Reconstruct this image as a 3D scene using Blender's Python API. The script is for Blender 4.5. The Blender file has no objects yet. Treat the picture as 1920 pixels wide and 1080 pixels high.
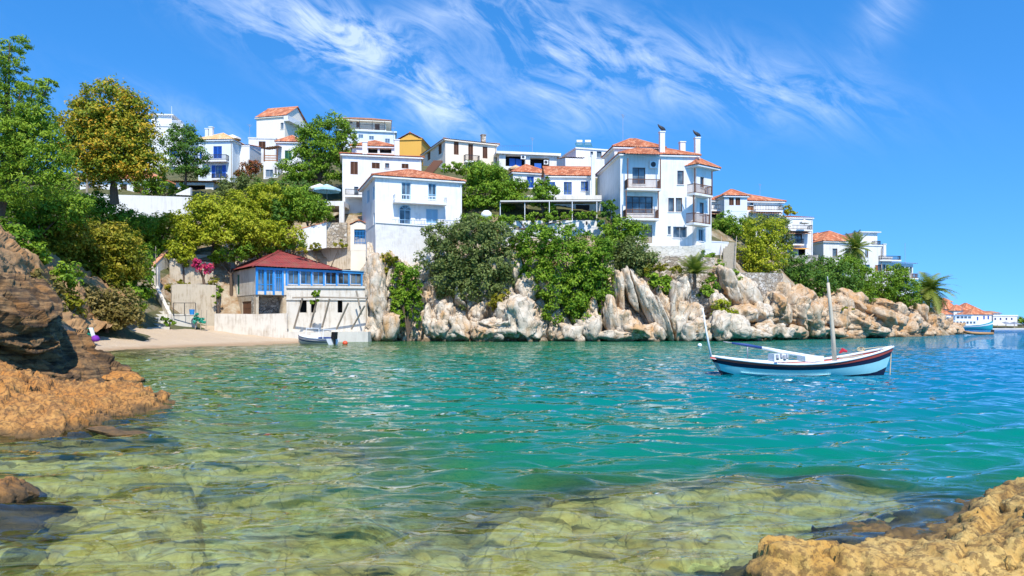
import bpy, bmesh, math, random
import numpy as np
from mathutils import Vector, Matrix

R = math.radians
SC = bpy.context.scene
COL = SC.collection

# ------------------------------------------------------------------ camera
F, CX, HY, CH = 1400.0, 960.0, 610.0, 1.6      # focal length / horizon in photo pixels, eye height in metres
cam_d = bpy.data.cameras.new('camera')
cam_d.sensor_width = 36.0
cam_d.lens = F / 1920.0 * 36.0
cam_d.shift_y = (HY - 540.0) / 1920.0
cam_d.clip_start = 0.1
cam_d.clip_end = 20000.0
cam = bpy.data.objects.new('camera', cam_d)
cam.location = (0, 0, CH)
cam.rotation_euler = (R(90), 0, 0)
COL.objects.link(cam)
SC.camera = cam

# ------------------------------------------------------------------ light
SUN = Vector((0.13, -0.60, 0.79)).normalized()   # towards the sun
world = bpy.data.worlds.new('World')
SC.world = world
world.use_nodes = True
wt = world.node_tree
for n in list(wt.nodes): wt.nodes.remove(n)
def wn(t, **k):
    n = wt.nodes.new(t)
    for a, b in k.items(): setattr(n, a, b)
    return n
sky = wn('ShaderNodeTexSky', sky_type='NISHITA', sun_disc=False)
sky.sun_elevation = math.asin(SUN.z)
sky.sun_rotation = math.atan2(SUN.x, SUN.y)
sky.altitude = 0.0; sky.air_density = 1.25; sky.dust_density = 0.15; sky.ozone_density = 3.0
def wl(a, b): wt.links.new(a, b)
def wmath(op, a, b=None, clamp=False):
    n = wn('ShaderNodeMath', operation=op, use_clamp=clamp)
    for i, v in enumerate((a, b)):
        if v is None: continue
        if isinstance(v, (int, float)): n.inputs[i].default_value = v
        else: wl(v, n.inputs[i])
    return n.outputs[0]
hs = wn('ShaderNodeHueSaturation'); hs.inputs['Saturation'].default_value = 1.2
hs.inputs['Value'].default_value = 1.12
# the sky just above the horizon is clear blue in the photograph: read the sky model a little higher up
tc0 = wn('ShaderNodeTexCoord'); sp0 = wn('ShaderNodeSeparateXYZ'); wl(tc0.outputs['Generated'], sp0.inputs[0])
cb0 = wn('ShaderNodeCombineXYZ'); wl(sp0.outputs[0], cb0.inputs[0]); wl(sp0.outputs[1], cb0.inputs[1])
wl(wmath('ADD', wmath('MULTIPLY', wmath('ABSOLUTE', sp0.outputs[2]), 1.15), .2), cb0.inputs[2])
nv0 = wn('ShaderNodeVectorMath', operation='NORMALIZE'); wl(cb0.outputs[0], nv0.inputs[0]); wl(nv0.outputs[0], sky.inputs['Vector'])
tint = wn('ShaderNodeMix', data_type='RGBA', blend_type='MULTIPLY'); tint.inputs[0].default_value = 1.0
wl(sky.outputs[0], tint.inputs[6]); tint.inputs[7].default_value = (.82, 1.0, 1.2, 1)
wl(tint.outputs[2], hs.inputs['Color'])
# thin cirrus: fibrous noise on the sky dome, laid out in (x/|y|, z/|y|)
tc = wn('ShaderNodeTexCoord')
sp = wn('ShaderNodeSeparateXYZ'); wl(tc.outputs['Generated'], sp.inputs[0])
ay = wmath('MAXIMUM', wmath('ABSOLUTE', sp.outputs[1]), 0.12)
cu = wmath('DIVIDE', sp.outputs[0], ay)
cv = wmath('DIVIDE', sp.outputs[2], ay)
def gauss(u0, v0, su, sv, ang, amp):
    c, s = math.cos(ang), math.sin(ang)
    du, dv = wmath('SUBTRACT', cu, u0), wmath('SUBTRACT', cv, v0)
    a = wmath('DIVIDE', wmath('ADD', wmath('MULTIPLY', du, c), wmath('MULTIPLY', dv, s)), su)
    b = wmath('DIVIDE', wmath('SUBTRACT', wmath('MULTIPLY', dv, c), wmath('MULTIPLY', du, s)), sv)
    e = wmath('ADD', wmath('MULTIPLY', a, a), wmath('MULTIPLY', b, b))
    return wmath('MULTIPLY', wmath('POWER', 2.718, wmath('MULTIPLY', e, -1.0)), amp)
def px2uv(px, py): return (px - CX) / F, (HY - py) / F
mask = None
for (px, py, su, sv, ang, amp) in [(500, 35, .17, .04, -24, .9), (720, 120, .13, .05, -30, 1.0), (640, 60, .12, .04, -26, .6), (830, 195, .07, .03, -40, .9),
                                   (1060, 80, .12, .06, -14, 1.0), (1300, 140, .2, .05, -10, .9), (1060, 205, .07, .03, -20, .75), (1480, 175, .1, .03, -4, .6),
                                   (860, 25, .14, .03, 14, .6), (1660, 20, .06, .03, 60, .5), (400, 235, .12, .018, -25, .5), (620, 190, .08, .015, -20, .4)]:
    g = gauss(*px2uv(px, py), su, sv, R(ang), amp)
    mask = g if mask is None else wmath('ADD', mask, g)
cmb = wn('ShaderNodeCombineXYZ'); wl(cu, cmb.inputs[0]); wl(cv, cmb.inputs[1])
def fib(ang, sx, sy, detail, dist):
    mp = wn('ShaderNodeMapping'); mp.inputs['Rotation'].default_value = (0, 0, R(ang)); wl(cmb.outputs[0], mp.inputs[0])
    m2 = wn('ShaderNodeMapping'); m2.inputs['Scale'].default_value = (sx, sy, 1); wl(mp.outputs[0], m2.inputs[0])
    nz = wn('ShaderNodeTexNoise'); nz.inputs['Scale'].default_value = 1.0; nz.inputs['Detail'].default_value = detail
    nz.inputs['Roughness'].default_value = .62; nz.inputs['Distortion'].default_value = dist; wl(m2.outputs[0], nz.inputs['Vector'])
    return nz.outputs[0]
f1 = fib(32, 8, 22, 10, 1.3)
f2 = fib(10, 3.2, 7, 7, 1.2)
dens = wmath('ADD', wmath('MULTIPLY', f1, .85), wmath('MULTIPLY', f2, .5))
dens = wmath('SUBTRACT', dens, .575)
wide = wmath('MULTIPLY', wmath('SUBTRACT', fib(0, 1.1, 1.6, 3, 0.2), .52), 1.2, clamp=True)
cl = wmath('MULTIPLY', wmath('MULTIPLY', dens, 3.0), wmath('ADD', mask, wide), clamp=True)
cl = wmath('MULTIPLY', cl, .46, clamp=True)
mx = wn('ShaderNodeMix', data_type='RGBA')
wl(cl, mx.inputs[0]); wl(hs.outputs[0], mx.inputs[6]); mx.inputs[7].default_value = (6.9, 7.5, 8.2, 1)
bg = wn('ShaderNodeBackground'); bg.inputs['Strength'].default_value = 0.15
wl(mx.outputs[2], bg.inputs[0])
wo = wn('ShaderNodeOutputWorld'); wl(bg.outputs[0], wo.inputs[0])

sun_d = bpy.data.lights.new('sun', 'SUN')
sun_d.energy = 4.6; sun_d.angle = R(0.53); sun_d.color = (1.0, 0.94, 0.84)
sun = bpy.data.objects.new('sun', sun_d)
sun.rotation_euler = (-SUN).to_track_quat('-Z', 'Y').to_euler()
sun.location = (40, -60, 90)
COL.objects.link(sun)

SC.view_settings.view_transform = 'Standard'
SC.view_settings.look = 'None'
SC.view_settings.gamma = 1.0
SC.view_settings.exposure = 0.38
SC.view_settings.use_curve_mapping = False
SC.cycles.use_denoising = True
SC.cycles.max_bounces = 6
SC.cycles.transparent_max_bounces = 8
SC.cycles.caustics_refractive = False
SC.cycles.caustics_reflective = False
SC.cycles.sample_clamp_indirect = 4.0

# ------------------------------------------------------------------ helpers
def P(px, py, Y): return np.array([(px - CX) / F * Y, Y, CH + (HY - py) / F * Y])
def PZ(px, py, z):                     # the point at height z seen at a photo pixel
    Y = (z - CH) * F / (HY - py); return P(px, py, Y)
def PW(px, py): return PZ(px, py, 0.0)

def hsh(ix, iy, iz, s):
    h = (ix.astype(np.int64) * 374761393 + iy.astype(np.int64) * 668265263 + iz.astype(np.int64) * 2147483647 + s * 974634777) & 0xffffffff
    h = ((h ^ (h >> 13)) * 1274126177) & 0xffffffff
    h = ((h ^ (h >> 16)) * 2246822519) & 0xffffffff
    return ((h ^ (h >> 15)) & 0xffffff) / float(0x1000000)
def vnoise(p, s=0):
    p = np.asarray(p, float); i = np.floor(p).astype(np.int64); f = p - i; f = f * f * (3 - 2 * f)
    r = 0
    for dx in (0, 1):
        for dy in (0, 1):
            for dz in (0, 1):
                w = (f[:, 0] if dx else 1 - f[:, 0]) * (f[:, 1] if dy else 1 - f[:, 1]) * (f[:, 2] if dz else 1 - f[:, 2])
                r = r + w * hsh(i[:, 0] + dx, i[:, 1] + dy, i[:, 2] + dz, s)
    return r
def fbm(p, o=4, s=0, g=.5):
    a, t, r = 1., 0., 0
    p = np.asarray(p, float)
    for k in range(o):
        r = r + a * vnoise(p * 2 ** k + 17.3 * k, s + k); t += a; a *= g
    return r / t
def worley(p, s=0):
    p = np.asarray(p, float); i = np.floor(p).astype(np.int64)
    f1 = np.full(len(p), 9.); f2 = np.full(len(p), 9.); idr = np.zeros(len(p))
    for dx in (-1, 0, 1):
        for dy in (-1, 0, 1):
            for dz in (-1, 0, 1):
                c = i + np.array([dx, dy, dz])
                q = c + np.stack([hsh(c[:, 0], c[:, 1], c[:, 2], s + k) for k in (1, 2, 3)], 1)
                d = np.linalg.norm(q - p, axis=1)
                m = d < f1
                f2 = np.where(m, f1, np.minimum(f2, d))
                idr = np.where(m, hsh(c[:, 0], c[:, 1], c[:, 2], s + 9), idr)
                f1 = np.where(m, d, f1)
    return f1, f2, idr

class MB:
    """collects world-space faces; build() links them as one mesh object"""
    def __init__(s): s.v = []; s.f = []; s.uv = {}
    def add(s, pts, faces):
        o = len(s.v); s.v.extend([tuple(map(float, p)) for p in pts]); s.f.extend([tuple(o + i for i in f) for f in faces])
    def poly(s, pts): s.add(pts, [tuple(range(len(pts)))])
    def hexa(s, p):            # 8 corners: bottom 4 then top 4
        s.add(p, [(3, 2, 1, 0), (4, 5, 6, 7), (0, 1, 5, 4), (1, 2, 6, 5), (2, 3, 7, 6), (3, 0, 4, 7)])
    def box(s, a, b):
        x0, y0, z0 = a; x1, y1, z1 = b
        s.hexa([(x0, y0, z0), (x1, y0, z0), (x1, y1, z0), (x0, y1, z0), (x0, y0, z1), (x1, y0, z1), (x1, y1, z1), (x0, y1, z1)])
    def tube(s, pts, r, n=6, cap=True):
        pts = [Vector(p) for p in pts]; k = len(pts)
        rr = r if isinstance(r, (list, tuple)) else [r] * k
        o = len(s.v); up = None
        for i, p in enumerate(pts):
            t = (pts[min(i + 1, k - 1)] - pts[max(i - 1, 0)]).normalized()
            ref = Vector((0, 0, 1)) if abs(t.z) < .95 else Vector((1, 0, 0))
            a = t.cross(ref).normalized(); b = a.cross(t)
            for j in range(n):
                q = 2 * math.pi * (j + .5) / n
                s.v.append(tuple(p + rr[i] * (math.cos(q) * a + math.sin(q) * b)))
        for i in range(k - 1):
            for j in range(n):
                s.f.append((o + i * n + j, o + i * n + (j + 1) % n, o + (i + 1) * n + (j + 1) % n, o + (i + 1) * n + j))
        if cap:
            s.f.append(tuple(o + j for j in range(n))[::-1]); s.f.append(tuple(o + (k - 1) * n + j for j in range(n)))
    def bar(s, a, b, w=.04): s.tube([a, b], w * .7, 4)
    def lathe(s, base, prof, n=12):     # prof: (radius, z)
        o = len(s.v); bx, by, bz = base
        for r, z in prof:
            for j in range(n):
                q = 2 * math.pi * j / n; s.v.append((bx + r * math.cos(q), by + r * math.sin(q), bz + z))
        for i in range(len(prof) - 1):
            for j in range(n): s.f.append((o + i * n + j, o + i * n + (j + 1) % n, o + (i + 1) * n + (j + 1) % n, o + (i + 1) * n + j))
        s.f.append(tuple(o + j for j in range(n))[::-1]); s.f.append(tuple(o + (len(prof) - 1) * n + j for j in range(n)))
    def build(s, name, m, parent=None, smooth=False, origin=None):
        me = bpy.data.meshes.new(name)
        off = Vector(parent.get('wloc', (0, 0, 0))) if parent else Vector(origin or (0, 0, 0))
        if parent is None and origin is None and s.v:
            a = np.array(s.v); off = Vector(((a[:, 0].min() + a[:, 0].max()) / 2, (a[:, 1].min() + a[:, 1].max()) / 2, a[:, 2].min()))
        me.from_pydata([(v[0] - off.x, v[1] - off.y, v[2] - off.z) for v in s.v], [], s.f)
        if s.uv:
            ul = me.uv_layers.new(name='UVMap')
            for lp in me.loops: ul.data[lp.index].uv = s.uv.get(lp.vertex_index, (0, 0))
        if smooth: me.polygons.foreach_set('use_smooth', [True] * len(me.polygons))
        me.materials.append(m)
        o = bpy.data.objects.new(name, me); COL.objects.link(o)
        if parent: o.parent = parent; o['wloc'] = tuple(off)
        else: o.location = off; o['wloc'] = tuple(off)
        return o

def np_mesh(name, V, Fq, m, parent=None, smooth=True, loc=None, attrs=None):
    """fast mesh from numpy arrays (quads)"""
    loc = np.array(parent['wloc'] if parent else (loc if loc is not None else (0, 0, 0)), float)
    V = np.asarray(V, float) - loc
    me = bpy.data.meshes.new(name); nf = len(Fq); k = Fq.shape[1]
    me.vertices.add(len(V)); me.vertices.foreach_set('co', V.astype(np.float32).ravel())
    me.loops.add(nf * k); me.loops.foreach_set('vertex_index', Fq.astype(np.int32).ravel())
    me.polygons.add(nf); me.polygons.foreach_set('loop_start', np.arange(0, nf * k, k, dtype=np.int32))
    me.polygons.foreach_set('use_smooth', np.full(nf, smooth))
    for nm, a in (attrs or {}).items():
        at = me.attributes.new(nm, 'FLOAT', 'POINT'); at.data.foreach_set('value', np.asarray(a, np.float32))
    me.update(calc_edges=True); me.validate()
    me.materials.append(m)
    o = bpy.data.objects.new(name, me); COL.objects.link(o)
    o['wloc'] = tuple(loc)
    if parent: o.parent = parent
    else: o.location = loc
    return o
def gridfaces(nu, nv):
    i = np.arange(nu * nv).reshape(nv, nu)
    return np.stack([i[:-1, :-1].ravel(), i[:-1, 1:].ravel(), i[1:, 1:].ravel(), i[1:, :-1].ravel()], 1)

def tag(o, label=None, cat=None, group=None, kind=None):
    if label: o['label'] = label
    if cat: o['category'] = cat
    if group: o['group'] = group
    if kind: o['kind'] = kind
    return o
def thing(name, label, cat, loc, group=None):
    o = bpy.data.objects.new(name, None); COL.objects.link(o); o.empty_display_size = .3
    o.location = loc; o['wloc'] = tuple(float(c) for c in loc)
    return tag(o, label, cat, group)

# ------------------------------------------------------------------ materials
class NT:
    def __init__(s, name):
        s.m = bpy.data.materials.new(name); s.m.use_nodes = True; s.t = s.m.node_tree
        s.b = s.t.nodes['Principled BSDF']; s.o = s.t.nodes['Material Output']
        s._pos = None
    def n(s, t, ins=None, **pr):
        n = s.t.nodes.new(t)
        for k, v in pr.items(): setattr(n, k, v)
        for k, v in (ins or {}).items():
            if isinstance(v, bpy.types.NodeSocket): s.t.links.new(v, n.inputs[k])
            else: n.inputs[k].default_value = v
        return n
    def pos(s):
        if s._pos is None: s._pos = s.n('ShaderNodeNewGeometry').outputs['Position']
        return s._pos
    def scaled(s, v, sc, rot=(0, 0, 0)): return s.n('ShaderNodeMapping', {'Vector': v, 'Scale': sc, 'Rotation': rot}).outputs[0]
    def noise(s, scale, detail=4, rough=.55, vec=None, dist=0.):
        return s.n('ShaderNodeTexNoise', {'Vector': vec or s.pos(), 'Scale': scale, 'Detail': detail, 'Roughness': rough, 'Distortion': dist}).outputs[0]
    def vor(s, scale, feature='F1', vec=None, out='Distance', rnd=1.):
        return s.n('ShaderNodeTexVoronoi', {'Vector': vec or s.pos(), 'Scale': scale, 'Randomness': rnd}, feature=feature).outputs[out]
    def ramp(s, fac, stops, interp='LINEAR'):
        n = s.n('ShaderNodeValToRGB', {'Fac': fac}); e = n.color_ramp; e.interpolation = interp
        while len(e.elements) < len(stops): e.elements.new(.5)
        for el, (p, c) in zip(e.elements, stops):
            el.position = p; el.color = (*c, 1) if len(c) == 3 else c
        return n.outputs[0]
    def mix(s, fac, a, b, mode='MIX'):
        c4 = lambda c: c if isinstance(c, bpy.types.NodeSocket) or len(c) == 4 else (*c, 1)
        n = s.n('ShaderNodeMix', data_type='RGBA', blend_type=mode)
        for i, v in ((0, fac), (6, c4(a)), (7, c4(b))):
            if isinstance(v, bpy.types.NodeSocket): s.t.links.new(v, n.inputs[i])
            else: n.inputs[i].default_value = v
        return n.outputs[2]
    def math(s, op, a, b=0., clamp=False):
        n = s.n('ShaderNodeMath', operation=op, use_clamp=clamp)
        for i, v in enumerate((a, b)):
            if isinstance(v, bpy.types.NodeSocket): s.t.links.new(v, n.inputs[i])
            else: n.inputs[i].default_value = v
        return n.outputs[0]
    def bump(s, h, strength=.3, dist=.05, normal=None):
        ins = {'Height': h, 'Strength': strength, 'Distance': dist}
        if normal: ins['Normal'] = normal
        return s.n('ShaderNodeBump', ins).outputs[0]
    def set(s, **k):
        for a, v in k.items():
            a = a.replace('_', ' ')
            if isinstance(v, bpy.types.NodeSocket): s.t.links.new(v, s.b.inputs[a])
            else: s.b.inputs[a].default_value = (*v, 1) if isinstance(v, tuple) and len(v) == 3 else v
        return s
    def attr(s, nm): return s.n('ShaderNodeAttribute', attribute_name=nm).outputs['Fac']
    def z(s): return s.n('ShaderNodeSeparateXYZ', {'Vector': s.pos()}).outputs[2]

MATS = {}
def plain(name, c, rough=.6, metal=0., var=.12, spec=.4):
    if name in MATS: return MATS[name]
    t = NT(name); k = t.noise(6., 3)
    t.set(Base_Color=t.mix(t.math('MULTIPLY', k, var * 2), c, tuple(x * .6 for x in c)), Roughness=rough, Metallic=metal)
    t.b.inputs['Specular IOR Level'].default_value = spec
    MATS[name] = t.m; return t.m
def plaster(name, c, stain=(.42, .36, .27), amount=.3, scale=1.0, bump=.15):
    t = NT(name)
    big = t.noise(.35 * scale, 6, .65); streak = t.noise(1.0, 5, .6, t.scaled(t.pos(), (2.2 * scale, 2.2 * scale, .25 * scale)))
    fine = t.noise(9 * scale, 4)
    d = t.math('MULTIPLY', t.ramp(t.math('ADD', t.math('MULTIPLY', big, .5), t.math('MULTIPLY', streak, .5)), [(.48, (0, 0, 0)), (.72, (1, 1, 1))]), amount)
    col = t.mix(d, c, stain); col = t.mix(t.math('MULTIPLY', fine, .12), col, tuple(x * .7 for x in c))
    t.set(Base_Color=col, Roughness=.9, Normal=t.bump(t.math('ADD', fine, t.math('MULTIPLY', big, 2.)), bump, .03))
    t.b.inputs['Specular IOR Level'].default_value = .2
    MATS[name] = t.m; return t.m
plaster('white_plaster', (.75, .735, .70), (.40, .35, .27), .6, 1.6)
plaster('aqua_white_plaster', (.68, .73, .74), (.38, .37, .33), .6, 1.6)
plaster('cream_plaster', (.80, .72, .58), (.5, .42, .3), .25)
plaster('peach_plaster', (.82, .70, .54), (.55, .45, .33), .25)
plaster('yellow_plaster', (.72, .40, .08), (.45, .25, .08), .3)
plaster('worn_plaster', (.66, .61, .52), (.30, .22, .13), .95, 2.2, .5)
plaster('ruin_plaster', (.58, .49, .36), (.25, .165, .085), 1., 3., .8)
plaster('old_concrete', (.62, .59, .52), (.30, .27, .22), .7, 1.6, .4)
plaster('whitewashed_stone', (.70, .68, .63), (.36, .32, .26), .6, 4., 1.)

def tile_mat(name, c1, c2, c3):
    t = NT(name)
    uv = t.n('ShaderNodeUVMap').outputs[0]
    fl = t.n('ShaderNodeVectorMath', {0: uv}, operation='FLOOR').outputs[0]
    wnz = t.n('ShaderNodeTexWhiteNoise', {'Vector': fl}, noise_dimensions='2D').outputs[0]
    col = t.ramp(wnz, [(0, c1), (.55, c2), (1, c3)])
    big = t.noise(.8, 5, .65)
    col = t.mix(t.ramp(big, [(.5, (0, 0, 0)), (.75, (.45, .45, .45))]), col, (.20, .13, .08))
    t.set(Base_Color=col, Roughness=.85, Normal=t.bump(t.noise(14, 4), .25, .02)); MATS[name] = t.m
tile_mat('terracotta_tiles', (.34, .105, .045), (.52, .17, .07), (.62, .31, .17))
tile_mat('pale_tiles', (.58, .33, .13), (.68, .43, .2), (.66, .5, .3))
tile_mat('brown_tiles', (.30, .13, .07), (.42, .2, .11), (.5, .3, .18))

def stone_mat(name, a, b, c, scale, mortar=(.42, .38, .31), msize=.06):
    t = NT(name)
    w = t.n('ShaderNodeVectorMath', {0: t.scaled(t.pos(), (1, 1, 1.7)), 1: t.n('ShaderNodeTexNoise', {'Vector': t.pos(), 'Scale': 2.}).outputs[1]}, operation='ADD').outputs[0]
    cell = t.n('ShaderNodeTexVoronoi', {'Vector': w, 'Scale': scale}, feature='F1').outputs['Color']
    edge = t.n('ShaderNodeTexVoronoi', {'Vector': w, 'Scale': scale}, feature='DISTANCE_TO_EDGE').outputs['Distance']
    cr = t.n('ShaderNodeSeparateColor', {'Color': cell}).outputs[0]
    col = t.ramp(cr, [(0, a), (.5, b), (1, c)])
    e = t.ramp(edge, [(0, (0, 0, 0)), (msize, (1, 1, 1))])
    col = t.mix(e, mortar, col); col = t.mix(t.math('MULTIPLY', t.noise(7, 5), .4), col, tuple(x * .6 for x in b))
    t.set(Base_Color=col, Roughness=.92, Normal=t.bump(t.math('ADD', e, t.math('MULTIPLY', t.noise(8, 4), .5)), .8, .06)); MATS[name] = t.m
stone_mat('rubble_stone', (.24, .18, .12), (.52, .43, .31), (.70, .64, .54), 1.9, (.2, .16, .11), .1)
stone_mat('grey_rubble_stone', (.22, .20, .17), (.44, .40, .33), (.62, .58, .5), 1.9, (.16, .14, .11), .1)
stone_mat('pale_blocks', (.58, .54, .43), (.66, .62, .52), (.7, .67, .58), 1.5, (.6, .56, .46), .03)

def rock_mat(name, light, mid, ochre, dark, och=.5, tide=1.0, scale=1., crackamt=1., strata=None, grit=.35):
    t = NT(name)
    p = t.pos()
    big = t.noise(.28 * scale, 6, .6); md = t.noise(1.3 * scale, 8, .68); fine = t.noise(6 * scale, 8, .7)
    vert = t.noise(1., 6, .65, t.scaled(p, (1.3 * scale, 1.3 * scale, .22 * scale)))
    col = t.mix(t.ramp(md, [(.35, (0, 0, 0)), (.65, (1, 1, 1))]), mid, light)
    o = t.ramp(t.math('ADD', t.math('MULTIPLY', big, .55), t.math('MULTIPLY', vert, .45)), [(.56 - .16 * och, (0, 0, 0)), (.68 - .1 * och, (1, 1, 1))])
    col = t.mix(t.math('MULTIPLY', o, .85), col, ochre)
    warp = t.n('ShaderNodeVectorMath', {0: t.scaled(p, (scale, scale, .6 * scale)), 1: t.n('ShaderNodeTexNoise', {'Vector': p, 'Scale': 1.1 * scale, 'Detail': 4.}).outputs[1]}, operation='ADD').outputs[0]
    crack = t.n('ShaderNodeTexVoronoi', {'Vector': warp, 'Scale': .9}, feature='DISTANCE_TO_EDGE').outputs['Distance']
    ck = t.ramp(crack, [(0, (0, 0, 0)), (.035, (1, 1, 1))])
    ckm = t.math('MULTIPLY', t.math('SUBTRACT', 1., ck), .55 * crackamt, clamp=True)
    col = t.mix(ckm, col, dark)
    col = t.mix(t.math('MULTIPLY', t.ramp(fine, [(.5, (0, 0, 0)), (.75 - .2 * (grit > .5), (1, 1, 1))]), grit), col, dark)
    h = t.math('ADD', t.math('MULTIPLY', md, 1.2), t.math('ADD', t.math('MULTIPLY', fine, .45), t.math('MULTIPLY', ck, .35 * crackamt)))
    if strata:
        st = t.noise(1., 7, .7, t.scaled(p, strata[0], strata[1]), .4)
        h = t.math('ADD', h, t.math('MULTIPLY', st, 3.)); col = t.mix(t.ramp(st, [(.42, (.85, .85, .85)), (.56, (0, 0, 0))]), col, dark)
    # dark tide band of algae just above the water line
    if not tide:
        t.set(Base_Color=col, Roughness=.7, Normal=t.bump(h, .75, .12 / scale)); MATS[name] = t.m; return
    zz = t.math('ADD', t.z(), t.math('MULTIPLY', t.math('SUBTRACT', md, .5), 1.2 * tide))
    band = t.ramp(t.math('MULTIPLY', zz, 1.0 / tide), [(.12, (1, 1, 1)), (.5, (0, 0, 0))])
    col = t.mix(t.math('MULTIPLY', band, .85), col, (.085, .055, .022))
    t.set(Base_Color=col, Roughness=.88, Normal=t.bump(h, .75, .12 / scale)); MATS[name] = t.m
rock_mat('limestone', (.66, .58, .46), (.46, .38, .28), (.48, .26, .085), (.07, .05, .032), .58, 1.0, 1.1)
rock_mat('ochre_limestone', (.62, .52, .38), (.42, .31, .2), (.46, .23, .07), (.08, .055, .035), .8, 1.2, 1.2)
rock_mat('layered_schist', (.34, .21, .09), (.19, .105, .042), (.36, .165, .045), (.03, .018, .009), .75, .25, 2., .4, ((1.0, 1.0, 8.), (0, R(-40), 0)))
rock_mat('orange_rock', (.50, .26, .07), (.33, .145, .035), (.46, .18, .028), (.09, .045, .016), .7, .3, 2.4, .9, None, .62)
rock_mat('golden_rock', (.60, .42, .14), (.40, .23, .055), (.46, .24, .04), (.10, .05, .016), .65, .46, 3.2, .35, None, .62)
rock_mat('wet_shelf', (.88, .74, .36), (.46, .32, .09), (.52, .32, .06), (.06, .04, .02), .6, 0, 3.4, 1.)
rock_mat('earth_bank', (.42, .26, .12), (.30, .165, .07), (.40, .19, .06), (.14, .09, .05), .6, .4, 1.4, .4)

# soil with dry grass for the hill
t = NT('hill_soil'); a = t.noise(.5, 6, .65); b = t.noise(4, 6, .7)
t.set(Base_Color=t.mix(b, t.ramp(a, [(.35, (.07, .08, .025)), (.55, (.14, .13, .04)), (.7, (.26, .19, .09))]), (.05, .05, .02)), Roughness=.95, Normal=t.bump(b, .8, .2)); MATS['hill_soil'] = t.m
t = NT('beach_gravel'); a = t.noise(.5, 5, .6); b = t.vor(7.); c = t.noise(14, 6, .7)
z = t.z(); wet = t.ramp(t.math('ADD', z, t.math('MULTIPLY', a, .25)), [(.16, (1, 1, 1)), (.34, (0, 0, 0))])
col = t.mix(t.ramp(c, [(.35, (0, 0, 0)), (.7, (1, 1, 1))]), (.44, .31, .18), (.62, .5, .36)); col = t.mix(t.math('MULTIPLY', wet, .6), col, (.30, .16, .06))
t.set(Base_Color=col, Roughness=.9, Normal=t.bump(t.math('ADD', b, c), .6, .06)); MATS['beach_gravel'] = t.m

t = NT('window_glass'); k = t.noise(.7, 2)
t.set(Base_Color=t.ramp(k, [(.4, (.025, .035, .045)), (.62, (.16, .2, .22))]), Roughness=.06); t.b.inputs['Specular IOR Level'].default_value = .8; MATS['glass'] = t.m
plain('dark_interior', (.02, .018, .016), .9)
plain('brown_wood', (.16, .065, .03), .6); plain('dark_wood', (.07, .035, .02), .6); plain('orange_wood', (.42, .17, .05), .6)
plain('blue_paint', (.02, .12, .48), .5); plain('bright_blue_paint', (.03, .25, .62), .5); plain('pale_blue_paint', (.30, .52, .66), .5)
plain('grey_blue_paint', (.25, .36, .46), .5); plain('green_paint', (.04, .17, .09), .5); plain('white_paint', (.8, .8, .78), .5)
plain('teal_paint', (.03, .38, .42), .45); plain('weathered_wood', (.36, .30, .23), .85); plain('mast_wood', (.55, .47, .34), .75)
plain('iron', (.035, .035, .038), .5); plain('blue_iron', (.08, .18, .36), .5); plain('grey_metal', (.35, .36, .37), .45, .3)
plain('red_sheet_metal', (.34, .045, .035), .6, var=.5); plain('canvas', (.76, .72, .62), .9); plain('sand_canvas', (.62, .42, .22), .9); plain('aqua_canvas', (.45, .68, .74), .9)
plain('orange_canvas', (.72, .34, .06), .9); plain('solar_glass', (.05, .16, .22), .15, 0, .1, .7); plain('black_plastic', (.012, .012, .014), .35)
plain('boat_white', (.80, .82, .82), .35); plain('boat_bounce_aqua', (.36, .76, .80), .35, var=.2); plain('boat_navy', (.012, .014, .045), .35); plain('boat_red', (.42, .07, .045), .45)  # aqua: teal light thrown up by the water onto a white hull, put into its colour
plain('boat_blue', (.02, .06, .22), .6); plain('rope', (.55, .45, .28), .9); plain('red_cloth', (.5, .02, .04), .8); plain('buoy_orange', (.75, .10, .04), .4)
plain('rubber_tan', (.40, .22, .09), .55); plain('trunk_bark', (.16, .11, .075), .95, var=.4); plain('pale_bark', (.3, .24, .17), .95, var=.4); plain('step_stone', (.46, .40, .30), .9, var=.6)
plain('purple_cloth', (.2, .03, .35), .8); plain('green_plastic', (.03, .38, .25), .5)

def leaf_mat(name, stops, trans=.28):
    t = NT(name); a = t.attr('tint')
    col = t.ramp(a, stops)
    t.set(Base_Color=col, Roughness=.55); t.b.inputs['Specular IOR Level'].default_value = .25
    tr = t.n('ShaderNodeBsdfTranslucent', {'Color': t.mix(.4, col, (.30, .36, .03))})
    mxs = t.n('ShaderNodeMixShader', {0: trans}); t.t.links.new(t.b.outputs[0], mxs.inputs[1]); t.t.links.new(tr.outputs[0], mxs.inputs[2])
    t.t.links.new(mxs.outputs[0], t.o.inputs[0]); MATS[name] = t.m
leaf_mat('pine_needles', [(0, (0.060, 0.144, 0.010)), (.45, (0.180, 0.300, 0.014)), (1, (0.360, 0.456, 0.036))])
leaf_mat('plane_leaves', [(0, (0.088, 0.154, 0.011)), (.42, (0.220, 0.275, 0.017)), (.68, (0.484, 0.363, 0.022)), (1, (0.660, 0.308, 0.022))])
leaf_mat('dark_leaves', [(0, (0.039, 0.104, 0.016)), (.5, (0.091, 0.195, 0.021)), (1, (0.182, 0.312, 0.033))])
leaf_mat('mid_leaves', [(0, (0.060, 0.144, 0.007)), (.5, (0.144, 0.264, 0.012)), (1, (0.288, 0.408, 0.030))])
leaf_mat('lime_leaves', [(0, (0.158, 0.210, 0.006)), (.5, (0.336, 0.378, 0.013)), (1, (0.504, 0.493, 0.032))])
leaf_mat('olive_leaves', [(0, (0.069, 0.098, 0.021)), (.5, (0.138, 0.184, 0.046)), (1, (0.253, 0.299, 0.086))])
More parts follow.
